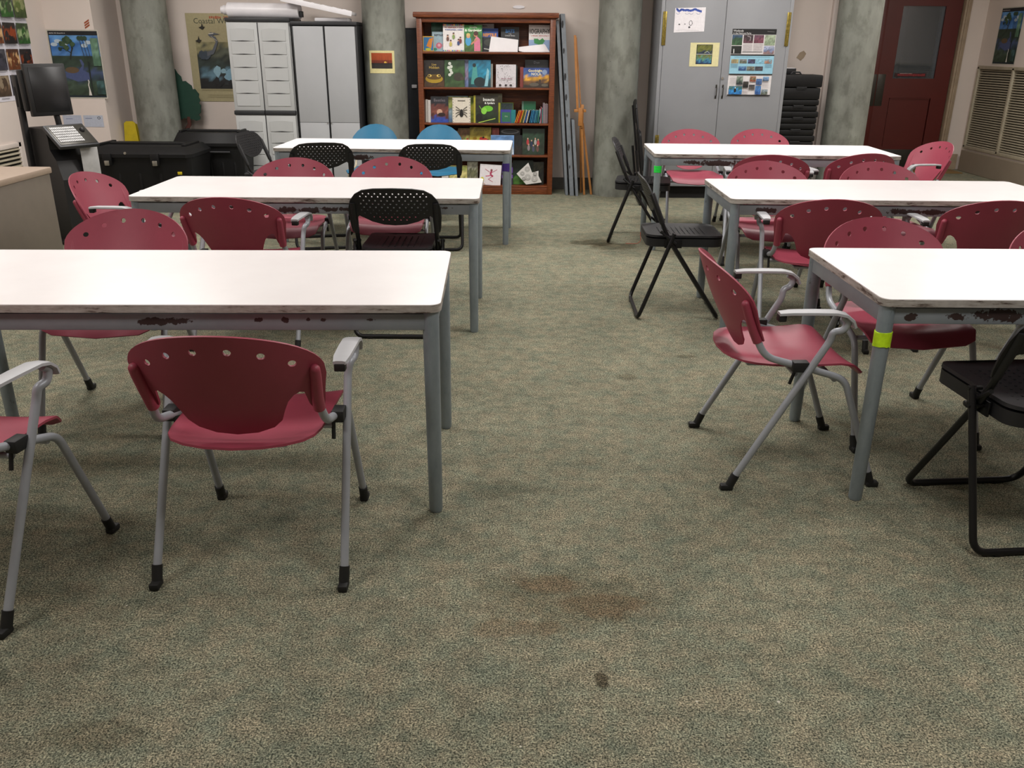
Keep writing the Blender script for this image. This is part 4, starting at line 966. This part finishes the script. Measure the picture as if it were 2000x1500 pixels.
# ------------------------------------------------------------------ tall grey cabinet
gc = empty('tall_cabinet', (1.44, 9.2, 0), 0, 'tall grey double-door wooden cabinet with papers and a poster taped to its doors', 'cabinet')
GW = 1.295
bm = B(); box(bm, 0, .035, 0, .58, .13, 2.2, .003); box(bm, GW-.035, GW, 0, .58, .13, 2.2, .003); box(bm, 0, GW, 0, .58, 2.17, 2.2, .003); box(bm, 0, GW, 0, .58, .13, .165, .003); box(bm, .03, GW-.03, .56, .575, .13, 2.2)
obj('body', bm, 'grey_cab', gc)
bm = B(); box(bm, .05, GW-.05, .06, .56, 0, .13); obj('plinth', bm, 'dark', gc, False)
for k, (x0, x1) in enumerate(((.037, .635), (.639, GW-.037))):
    bm = B(); box(bm, x0, x1, -.004, .02, .168, 2.168, .002); d = obj('door', bm, 'grey_cab', gc)
    hx = (x1-.032, x0+.03)[k]
    bm = B(); tube(bm, fillet([(hx, -.004, 1.025), (hx, -.03, 1.035), (hx, -.03, 1.12), (hx, -.004, 1.13)], .012), .005, 8); box(bm, hx-.008, hx+.008, -.008, -.003, 1.01, 1.04, .002); box(bm, hx-.008, hx+.008, -.008, -.003, 1.115, 1.145, .002); obj('handle', bm, 'plate', d)
    for z0, z1 in ((1.51, 1.82), (.55, .65)):
        hx0 = (.018, GW-.056)[k]; bm = B(); box(bm, hx0, hx0+.038, -.009, -.003, z0, z1, .002)
        cylp(bm, ((.037, GW-.037)[k], -.01, z0), ((.037, GW-.037)[k], -.01, z1), .005, 8); obj('hinge', bm, 'brass', d, label='brass hinge')
bm = B(); cylp(bm, (.655, -.014, 1.205), (.655, 0, 1.205), .012, 16); obj('lock', bm, 'steel', gc)
FY = 9.193
def art_child(a):
    w_, h = .30, .232; a.poly([(-w_/2, 0), (w_/2, .012), (w_/2, h), (-w_/2, h-.01)], '#e9e6ea'); R = random.Random(2)
    pts = [(-.14+.012*k, .205+R.uniform(-.012, .008)) for k in range(22)]; a.line(pts, .02, '#3f5cb4'); a.line([(x, z+.006) for x, z in pts[::-1]], .008, '#2d4699')
    for x in (-.12, -.03, .01, .08): a.line([(x-.02, .178), (x-.008, .168), (x+.008, .168), (x+.02, .18)], .003, '#8086a8')
    a.ell(-.1, .075, .009, .006, '#3a3a3e'); a.ell(-.045, .078, .008, .005, '#88888c'); a.ell(.012, .088, .017, .024, '#5a5a60'); a.ell(.012, .088, .013, .019, '#e9e6ea'); a.ell(0, .05, .01, .008, '#48484c'); a.line([(.022, .1), (.03, .085), (.024, .075)], .003, '#444')
    a.line([(-.13, .02), (-.05, .025), (.0, .022), (.1, .02)], .0015, '#aaa')
hung_art('child_drawing', 1.722, FY, 1.628, art_child, "child's drawing with a blue scribble taped on the left cabinet door", group=None)
def art_radar(a):
    a.slab(-.145, 0, .145, .222, .001, '#d9d2a0'); a.k = 1; a.rect(-.082, .022, .078, .205, '#1c2228'); a.photo(-.076, .118, .072, .2, ['#243048', '#5c6428', '#6a6c2c', '#62642a'], 41, 9, 6); a.photo(-.076, .028, .072, .112, ['#24406a', '#3c7a98', '#5a8c70', '#6a6a34'], 42, 9, 6); a.rect(-.08, .113, .076, .117, '#c8ccd0')
    a.line([(.0, .13), (.03, .14), (.05, .125)], .004, '#b8c0c8')
hung_art('satellite_print', 1.895, FY, 1.315, art_radar, 'yellow sheet with two satellite maps taped on the left cabinet door', 0, -.005, 'print')
def art_wetlands(a):
    w_, h = .435, .625; X0, X1 = -w_/2, w_/2
    a.slab(X0, 0, X1, h, .001, '#dcd8d8'); a.k = 1
    a.rect(X0, h-.052, X1, h, '#141416'); a.text('Wetlands', X0+.008, h-.026, .026, '#e8e8e8', align='LEFT'); a.text('in the National Parks', X0+.008, h-.047, .021, '#e8e8e8', align='LEFT')
    a.line([(X1-.09, h-.022), (X1-.02, h-.026)], .004, '#777')
    P_ = [(['#3a5a3c', '#2f4a34', '#38506a'], 0, .104, .475, .57), (['#5a3a44', '#3c3034'], .112, .21, .495, .57), (['#6a3a48', '#7a4a5a', '#604050'], .216, .315, .495, .57), (['#8a9a80', '#9aa890'], .322, .43, .475, .57),
          (['#141614', '#1c201c'], 0, .104, .395, .468), (['#8a7070', '#7a86a8', '#a0a8c0'], .322, .43, .395, .468)]
    for i, (pal, x0, x1, z0, z1) in enumerate(P_): a.photo(X0+x0+.003, z0, X0+x1, z1, pal, 50+i, 8, 6)
    a.line([(X0+.03, .40), (X0+.028, .44)], .008, '#e8e8e8'); a.line([(X0+.15, .56), (X0+.185, .55), (X0+.18, .515)], .004, '#c0b8b8')
    for k in range(7): a.line([(X0+.115, .485-.012*k), (X0+.208, .485-.012*k)], .0035, '#a49ca0'); a.line([(X0+.218, .485-.012*k), (X0+.312, .485-.012*k)], .0035, '#a49ca0')
    a.rect(X0+.113, .41, X0+.313, .415, '#333'); a.rect(X0, .378, X1, .39, '#141416'); a.rect(X0, .208, X1, .376, '#8fc0d4'); a.rect(X0, .198, X1, .208, '#141416'); a.rect(X0, 0, X1, .009, '#141416')
    a.line([(X0+.04, .366), (X1-.04, .366)], .004, '#6a94a8')
    for i, pal in enumerate((['#8a7a5c', '#a8a078'], ['#6a685c', '#5c6454', '#888'], ['#3c3c58', '#4a5078', '#383848'], ['#7ab0c8', '#88b8cc'], ['#a07a68', '#7a9aa8'])): a.photo(X0+.012+.083*i, .305, X0+.085+.083*i, .345, pal, 60+i, 6, 4)
    for i, pal in enumerate((['#2f4a78', '#5a80a8'], ['#5c5c54', '#7a7a70'], ['#4a4850', '#3c3c44'])): a.photo(X0+.09+.083*i, .238, X0+.168+.083*i, .278, pal, 70+i, 6, 4)
    for k in range(4): a.line([(X0+.01, .297-.009*k), (X0+.08, .297-.009*k)], .003, '#7098ac'); a.line([(X0+.35, .297-.009*k), (X0+.42, .297-.009*k)], .003, '#7098ac')
    for i, (pal, x0, x1, z0, z1) in enumerate(((['#2c3434', '#5c6c60', '#8a9488'], .082, .145, .105, .185), (['#181818', '#262422', '#3c3834'], .15, .205, .075, .135), (['#8a4a34', '#6a6a50', '#a07058'], .215, .275, .135, .185), (['#5a5450', '#3c3a3c'], .213, .27, .06, .105), (['#3a5480', '#4a6a98'], .28, .338, .105, .162), (['#2f5a98', '#4878b0'], .278, .335, .012, .095), (['#4a5c70', '#6a88b0', '#7aa0c0'], .345, .405, .14, .182), (['#5c6458', '#8a98a0'], .342, .405, .012, .06))): a.photo(X0+x0, z0, X0+x1, z1, pal, 80+i, 6, 6)
    a.photo(X0+.012, .012, X0+.145, .09, ['#2870b0', '#3088c8', '#3c6c70'], 90, 8, 6); a.ell(X0+.075, .05, .012, .02, '#141416'); a.ell(X0+.075, .074, .005, .007, '#e8e8e8')
    for k in range(6):
        a.line([(X0+.012, .18-.012*k), (X0+.074, .18-.012*k)], .003, '#b0a8ac'); a.line([(X0+.15, .06-.008*k), (X0+.205, .06-.008*k)], .003, '#b8b0b4'); a.line([(X0+.345, .13-.01*k), (X0+.405, .13-.01*k)], .003, '#b8b0b4')
hung_art('wetlands_poster', 2.372, FY, 1.042, art_wetlands, 'information poster with many small photos and a pale blue band on the right cabinet door', 0, 0, 'poster')

# black ribbed cases stacked right of the cabinet
zc = [0, .135, .27, .405, .525, .645, .765, .885, 1.0, 1.24]
for k in range(9):
    z0, z1 = zc[k], zc[k+1]; dx = (0, .006, -.004, .004, 0, -.005, .005, -.003, .006)[k]
    r = empty('carrying_case', (2.93+dx, 9.48, z0+.0005), 0, ['bottom', 'second', 'third', 'fourth', 'fifth', 'sixth', 'seventh', 'eighth', 'thicker topmost'][k]+' black ribbed case'+(' counted up' if 0 < k < 8 else '')+' in the stack beside the grey cabinet', 'case', 'stacked black carrying cases')
    h = z1-z0-.001
    bm = B(); box(bm, -.20, .205, -.17, .17, 0, h*.48, .012); obj('base_shell', bm, 'case', r)
    bm = B(); box(bm, -.205, .215, -.175, .175, h*.5, h, .014)
    obj('lid', bm, 'case', r)
    bm = B(); tube(bm, fillet([(-.05, -.175, h*.5), (-.05, -.195, h*.5), (.05, -.195, h*.5), (.05, -.175, h*.5)], .01), .005, 8); obj('handle', bm, 'black', r)
bm = B(); tube(bm, fillet([(2.86, 9.45, 1.245), (2.87, 9.45, 1.262), (2.95, 9.45, 1.262), (2.96, 9.45, 1.245)], .01), .008, 8); box(bm, 2.85, 2.97, 9.44, 9.46, 1.2405, 1.248, .002); tag(obj('strap_handle', bm, 'black'), 'black handle lying on the topmost ribbed case', 'handle')
vb = empty('white_tray_box', (2.80, 9.62, 1.2415), 0, 'white-topped black box behind the cases by the grey cabinet', 'box')
bm = B(); box(bm, -.12, .13, -.1, .1, 0, .055, .004); obj('body', bm, 'black', vb)
bm = B(); box(bm, -.12, .12, -.09, .09, .055, .06, .002); obj('lid', bm, 'white_plastic', vb)
bm = B(); prism(bm, [(3.0, 1.40), (3.03, 1.45), (3.07, 1.47), (3.10, 1.44), (3.08, 1.40), (3.05, 1.37)], 9.796, 9.7995, axis='y'); tag(obj('paint_patch', bm, 'frame_beige'), 'small beige patch of bared plaster on the wall above the black cases', 'patch')

# ------------------------------------------------------------------ posters
def art_everglades(a, w_=.49, h=.625):
    a.slab(-w_/2-.012, -.012, w_/2+.012, h+.012, .0006, '#b8b4a8'); a.k = 1
    a.rect(-w_/2, 0, w_/2, h, '#1c2a30'); a.rect(-w_/2, h-.038, w_/2, h, '#17181c'); a.scrawl(-w_/2+.09, h-.026, .155, .010, '#b8b8b8', 4)
    a.photo(-w_/2+.008, h*.62, w_/2, h-.04, ['#4a78b0', '#3f74b4', '#3a6cb0', '#5a8cc0'], 100, 9, 5)
    for x, z in ((-.16, .53), (-.1, .5), (-.2, .5), (.14, .52), (.1, .49)): a.ell(x, z, .035, .018, '#b0c0cc')
    a.photo(-w_/2+.008, .02, w_/2, h*.63, ['#2c3c2c', '#3a4a3c', '#2a3a44', '#3c4a6a', '#2f3f34', '#2c3c30'], 101, 12, 12)
    a.poly([(-.16, .2), (-.02, .15), (.12, .17), (.13, .22), (.05, .26), (.07, .32), (.05, .36), (.03, .36), (.045, .3), (0, .25), (-.1, .24)], '#445078')
    a.ell(-.06, .26, .07, .03, '#5c4a34')
    a.line([(-.06, .36), (-.04, .43), (-.02, .47)], .014, '#20241c'); a.line([(-.04, .42), (-.1, .46), (-.13, .47)], .007, '#20241c'); a.line([(-.03, .44), (-.03, .5)], .007, '#20241c')
    for x, z, r in ((-.12, .5, .03), (-.07, .54, .04), (-.03, .5, .03), (-.08, .47, .025), (-.14, .46, .016)): a.blobs(x-r*1.4, z-r, x+r*1.4, z+r, ['#27402c', '#1f3426', '#3a5236'], 4, r, int(x*1000) % 97)
    for x in (.09, .12, .15): a.line([(x, .36), (x-.03, .56)], .005, '#2a2c28'); a.ell(x-.03, .56, .022, .02, '#2c4230')
    a.photo(.17, .3, w_/2, .56, ['#4a6a54', '#6a8c78', '#5a7a64'], 102, 4, 8)
    a.rect(.11, .03, .125, .34, '#1c2622'); a.poly([(.075, .02), (.105, .02), (.097, .07), (.09, .12), (.1, .15), (.094, .172), (.085, .165), (.09, .15), (.08, .12), (.085, .08)], '#d8d4cc')
    a.photo(.17, .03, w_/2, .16, ['#26403c', '#3c5c5c'], 103, 3, 5)
hung_art('landscape_poster', -4.39, 9.198, .975, art_everglades, 'poster of a tropical marsh with a white egret on the left wall by the column', 0, 0, 'poster')
o = hung_art('landscape_poster', 5.948, 11.19, 1.335, art_everglades, 'tropical marsh poster on the right wall above the beige grille', 0, 0, 'poster', rz=math.radians(-90)); o.location.x = 5.947
def art_coastal(a):
    w_, h = .70, .88; a.slab(-w_/2, 0, w_/2, h, .0008, '#aaa07c'); a.k = 1
    a.scrawl(0, h-.055, .2, .03, '#a85a3c', 10); a.text('Coastal Wetlands', .0, h-.10, .075, '#3c4434', .58)
    a.rect(-w_/2+.08, .16, w_/2-.02, .50, '#3f4440'); a.photo(-w_/2+.08, .13, w_/2-.02, .60, ['#1c1c1c', '#26282a', '#5c7c8c', '#34403c', '#2c342e', '#54584a', '#8a8460'], 110, 14, 14)
    a.blobs(-.14, .2, .3, .36, ['#7ea4b8', '#6a94ac', '#8cb0c0'], 9, .05, 5); a.blobs(-.27, .14, .3, .25, ['#1a1a1c', '#24282a'], 12, .035, 6)
    a.blobs(-.27, .4, -.06, .55, ['#3a4450', '#46505c'], 9, .05, 7)
    a.poly([(-.16, .5), (-.1, .52), (-.055, .6), (-.075, .64), (-.11, .65), (-.13, .67), (-.1, .695), (-.06, .69), (.0, .675), (-.06, .67), (-.085, .665), (-.05, .65), (-.03, .6), (-.06, .53), (-.09, .48), (-.16, .46)], '#5c6068')
    a.line([(-.12, .68), (-.07, .685)], .008, '#d8d4c8'); a.line([(-.1, .655), (-.04, .61)], .006, '#a8a49a')
    for x, z in ((-.19, .74), (-.24, .61), (.18, .74), (.12, .66)): a.poly([(x-.03, z), (x, z+.012), (x+.01, z+.05), (x+.02, z+.008), (x+.04, z+.01), (x+.01, z-.02)], '#26241e')
    a.line([(-.26, .12), (.3, .12)], .004, '#847c5c'); a.line([(-.2, .07), (.2, .07)], .003, '#847c5c'); a.line([(-.2, .05), (.2, .05)], .003, '#847c5c')
hung_art('heron_poster', -3.11, 9.794, .91, art_coastal, 'tan Coastal Wetlands poster with a grey heron, half hidden behind the panelled cabinet', 0, 0, 'poster')
def art_grid(a):
    w_, h = 1.24, 1.32; a.slab(-w_, 0, 0, h, .0008, '#d9d6de'); a.k = 1
    pals = [['#6a3a1c', '#c8a070', '#4a2c1c'], ['#3a4a24', '#5c6c34', '#8a9060'], ['#4a3a2c', '#6a5440', '#8a7a64'], ['#1c1614', '#8a3c18', '#2a2220'], ['#5c6a24', '#7a8030', '#8a5a38'], ['#3c3a44', '#2a2830', '#4c4a50'], ['#2f5a24', '#8aa070', '#3c4a30'], ['#8a6a4a', '#c0b090', '#5a3a2c']]
    for r in range(5):
        for c in range(5):
            x1 = -.035-c*.232; z0 = .045+r*.225; p = pals[(r*3+c*5) % 8]; a.photo(x1-.205, z0, x1, z0+.178, p, 200+r*7+c, 9, 8)
            a.blobs(x1-.19, z0+.02, x1-.015, z0+.165, p, 5, .04, 300+r*7+c); a.line([(x1-.18, z0-.018), (x1-.05, z0-.018)], .006, '#8a8890')
o = hung_art('photo_grid_poster', -4.647, 8.86, .985, art_grid, 'big white poster with a grid of wildlife photos on the left wall', 0, 0, 'poster', rz=math.radians(90))
a = Art()
for k in range(3): a.poly([(-.03, .0+k*.022), (.0+.02, .03+k*.022), (.02, .045+k*.022), (-.03, .015+k*.022)], '#9a4a28')
o = a.build('wall_emblem'); o.location = (-4.225, 9.198, 1.62); tag(o, 'small striped orange-brown emblem on the wall above the marsh poster', 'sticker')
a = Art(); a.slab(0, 0, .19, .11, .001, '#aeb4c4'); a.k = 1; a.line([(.03, .075), (.1, .075)], .006, '#7880a0'); o = a.build('notice_sheet'); o.location = (-4.63, 9.197, .69); tag(o, 'pale bluish notice on the wall left of the kiosk monitor neck', 'paper', 'notices behind the kiosk')
a = Art(); a.slab(0, 0, .20, .115, .001, '#b4bac8'); a.k = 1; a.ell(.16, .09, .016, .014, '#333'); a.ell(.16, .09, .010, .009, '#b4bac8'); a.line([(.02, .085), (.09, .085)], .006, '#7880a0'); o = a.build('notice_sheet'); o.location = (-4.42, 9.197, .685); tag(o, 'pale bluish notice with a small dark ring on the wall behind the kiosk', 'paper', 'notices behind the kiosk')

# ------------------------------------------------------------------ yellow item and flat tree beside the column
yl = empty('wet_floor_sign', (-4.08, 9.50, 0), 0, 'yellow plastic folding floor sign standing left of the concrete column', 'sign')
bm = B(); prism(bm, [(-.13, 0), (.10, 0), (.055, .70), (.03, .72), (-.04, .72), (-.065, .70)], 0, .012, axis='y'); obj('front_panel', bm, 'yellow', yl)
bm = B(); prism(bm, [(-.12, 0), (.10, 0), (.05, .69), (-.06, .69)], .05, .062, axis='y'); obj('rear_panel', bm, 'yellow', yl)
tr = empty('tree_cutout', (0, 9.64, 0), 0, 'dark green flat tree cutout with brown trunk leaning between the column and the heron poster', 'cutout')
R = random.Random(8)
pts = []
rim = [(-3.62, 1.26), (-3.56, 1.20), (-3.52, 1.12), (-3.46, 1.10), (-3.42, 1.04), (-3.38, 1.02), (-3.365, .96), (-3.37, .90), (-3.36, .84), (-3.39, .78), (-3.38, .73), (-3.46, .735), (-3.54, .75), (-3.62, .74), (-3.72, .78), (-3.75, 1.0), (-3.72, 1.2)]
for i, p in enumerate(rim):
    q = rim[(i+1) % len(rim)]; pts.append(p); mx, mz = (p[0]+q[0])/2, (p[1]+q[1])/2; nx, nz = q[1]-p[1], -(q[0]-p[0]); l = math.hypot(nx, nz); pts.append((mx-nx/l*.014, mz-nz/l*.014))
bm = B(); prism(bm, pts, 0, .012, axis='y'); obj('foliage', bm, 'green_felt', tr, False)
bm = B(); tube(bm, [(-3.50, .006, .76), (-3.50, .006, .68), (-3.56, .006, .60), (-3.60, .006, .3), (-3.60, .006, 0)], .022, 8, flat=.5); obj('trunk', bm, 'trunk', tr)

# ------------------------------------------------------------------ totes
def tote(x, y, w_, d, zr, zt, label, rz=0, latches=2):
    t = empty('storage_tote', (x, y, 0), rz, label, 'tote', 'large black storage totes')
    bm = B()
    lo = rrect(-w_/2+.05, w_/2-.05, -d/2+.05, d/2-.05, .03); hi = rrect(-w_/2+.015, w_/2-.015, -d/2+.015, d/2-.015, .04); n = len(lo)
    a = [bm.verts.new((p[0], p[1], .015)) for p in lo]; b = [bm.verts.new((p[0], p[1], zr-.03)) for p in hi]
    for k in range(n): bm.faces.new((a[k], a[(k+1) % n], b[(k+1) % n], b[k]))
    bm.faces.new(a[::-1]); bm.faces.new(b)
    for k in range(5): box(bm, -w_/2+.12+k*(w_-.24)/4-.012, -w_/2+.12+k*(w_-.24)/4+.012, -d/2+.025, -d/2+.05, .05, zr-.10, .004)
    for sx in (-1, 1):
        for sy in (-1, 1): box(bm, sx*(w_/2-.1)-.03, sx*(w_/2-.1)+.03, sy*(d/2-.09)-.03, sy*(d/2-.09)+.03, 0, .02, .004)
    obj('bin_body', bm, 'tote', t)
    bm = B(); P0 = [(-w_/2, -d/2+.05), (-w_/2+.05, -d/2), (w_/2-.05, -d/2), (w_/2, -d/2+.05), (w_/2, d/2-.05), (w_/2-.05, d/2), (-w_/2+.05, d/2), (-w_/2, d/2-.05)]
    prism(bm, P0, zr-.03, zr)
    lo = [bm.verts.new((p[0], p[1], zr)) for p in P0]; hi = [bm.verts.new((p[0]*.88, p[1]*.80+.02, zt)) for p in P0]
    for k in range(8): bm.faces.new((lo[k], lo[(k+1) % 8], hi[(k+1) % 8], hi[k]))
    bm.faces.new(hi); bm.faces.new(lo[::-1])
    box(bm, -w_*.36, w_*.36, -.02, .05, zt-.004, zt+.018, .006); box(bm, -w_*.42, -w_*.38, -d*.3, d*.3, zt-.004, zt+.02, .006); box(bm, w_*.38, w_*.42, -d*.3, d*.3, zt-.004, zt+.02, .006)
    obj('lid', bm, 'tote', t)
    for k in range(latches):
        lx = (-w_*.27, w_*.17)[k]
        bm = B(); box(bm, lx-.04, lx+.04, -d/2-.022, -d/2+.01, zr-.10, zr+.01, .008); l = obj('latch', bm, 'tote', t)
        bm = B(); box(bm, lx-.022, lx+.022, -d/2-.028, -d/2-.018, zr-.10, zr-.055, .004); obj('hasp', bm, 'steel', l, label='metal hasp')
    return t
t1 = tote(-3.47, 8.42, 1.0, .62, .54, .60, 'wide black lidded tote with metal latches behind the kiosk')
bm = B(); cylp(bm, (-.1, -.316, .55), (-.1, -.305, .55), .012, 12); obj('lock_button', bm, 'steel', t1)
a = Art(); a.slab(0, 0, .06, .05, .001, '#b8b8b4'); a.k = 1; a.rect(.015, .012, .045, .038, '#77777a'); o = a.build('sticker', t1); o.location = (-.44, -.30, .37)
bm = B(); box(bm, .36, .40, -.312, -.30, .36, .385, .002); obj('tag', bm, 'yellow', t1, label='small yellow tag')
t2 = tote(-3.03, 8.98, .72, .42, .575, .67, 'narrower black lidded tote in the corner before the panelled cabinet', latches=0)
bm = B(); cylp(bm, (.02, -.214, .49), (.22, -.214, .49), .012, 12); obj('grip', bm, 'black', t2)

# ------------------------------------------------------------------ kiosk
kk = empty('video_kiosk', (-3.60, 7.0, 0), math.radians(55), 'black kiosk stand with a monitor and white-keyed keyboard near the left wall', 'kiosk')
bm = B(); prism(bm, [(-.25, 0), (.24, 0), (.24, .85), (.2, .87), (-.11, .872), (-.13, .80), (-.13, .72), (-.20, .64), (-.25, .50)], -.14, .14, axis='x'); 
for v in bm.verts: v.co = Vector((v.co.x, v.co.y, v.co.z))
obj('cabinet', bm, 'kiosk', kk, False)
bm = B(); box(bm, -.20, .20, -.30, .28, 0, .03, .006); obj('base_plate', bm, 'kiosk', kk)
bm = B(); box(bm, -.19, -.15, .10, .15, .03, 1.18, .006); box(bm, -.19, -.10, .09, .15, 1.02, 1.26, .006); obj('rear_pole', bm, 'kiosk', kk)
bm = B(); tube(bm, [(.04, 0, .86), (.03, .01, 1.02)], .022, 12); obj('monitor_neck', bm, 'kiosk', kk)
Mx = Matrix.Translation((.0, .0, 1.15)) @ Matrix.Rotation(math.radians(0), 4, 'Z') @ Matrix.Rotation(math.radians(-3), 4, 'X')
bm = B(); box(bm, -.165, .155, -.02, .02, -.19, .19, .006, M4=Mx); box(bm, -.185, -.03, .02, .07, -.15, .15, .012, M4=Mx); box(bm, -.13, .11, .02, .05, -.17, .17, .01, M4=Mx)
mo = obj('monitor', bm, 'kiosk', kk)
bm = B(); box(bm, -.135, .135, -.0225, -.0195, -.16, .165, .001, M4=Mx); obj('screen', bm, 'screen', mo)
Mx = Matrix.Translation((.01, -.235, .83)) @ Matrix.Rotation(math.radians(34), 4, 'X') @ Matrix.Scale(.84, 4, (1, 0, 0))
bm = B(); box(bm, -.21, .17, -.13, .13, -.03, .0, .008, M4=Mx); kt = obj('keyboard_tray', bm, 'charcoal', kk)
bm = B(); box(bm, -.19, .155, -.11, .11, -.001, .003, .001, M4=Mx); kb = obj('keyboard_plate', bm, 'plate', kt)
bm = B()
for r in range(6):
    for c in range(14): box(bm, -.175+c*.0165, -.175+c*.0165+.0125, -.085+r*.03, -.085+r*.03+.022, .003, .009, M4=Mx)
obj('keys', bm, 'label_white', kb, False, label='white keys'); kb.children[0]['kind'] = 'stuff'
bm = B(); bmesh.ops.create_uvsphere(bm, u_segments=16, v_segments=10, radius=.022, matrix=Mx @ Matrix.Translation((.108, .04, .004))); obj('trackball', bm, 'black', kb)
bm = B(); box(bm, .03, .17, -.26, -.255, .42, .76, .001); o = obj('hanging_sheet', bm, 'label_white', kk, label='pale sheet hanging below the keyboard')

# ------------------------------------------------------------------ desk left
dk = empty('desk', (-3.0, 5.68, 0), 0, 'tan laminate-topped desk with a beige side panel at the left photo edge', 'desk')
bm = B(); box(bm, -.80, 0, -1.7, .02, .70, .74, .008); obj('desktop', bm, 'desk', dk)
bm = B(); box(bm, -.035, -.01, -1.65, .0, .0, .70, .002); obj('side_panel', bm, 'desk_side', dk)
bm = B(); box(bm, -.78, -.035, -.02, .0, .0, .70, .002); obj('end_panel', bm, 'desk_side', dk)
bm = B(); box(bm, -.78, -.75, -1.65, -.02, .0, .70, .002); obj('side_panel', bm, 'desk_side', dk)
bm = B(); box(bm, -3.72, -3.42, 5.15, 5.35, .7405, .80, .006); tag(obj('wooden_block', bm, 'easel'), 'small orange-brown wooden box on the tan desk at the left photo edge', 'box')

# little pink wire on the floor by the far right table
bm = B(); tube(bm, fillet([(.915, 6.93, .004), (1.01, 6.92, .004), (1.04, 6.95, .02), (1.035, 6.97, .09)], .02), .0022, 6); tag(obj('wire', bm, plain('pink_wire', '#b0563f', .5)), 'thin reddish wire curling on the carpet by the far right table leg', 'wire')
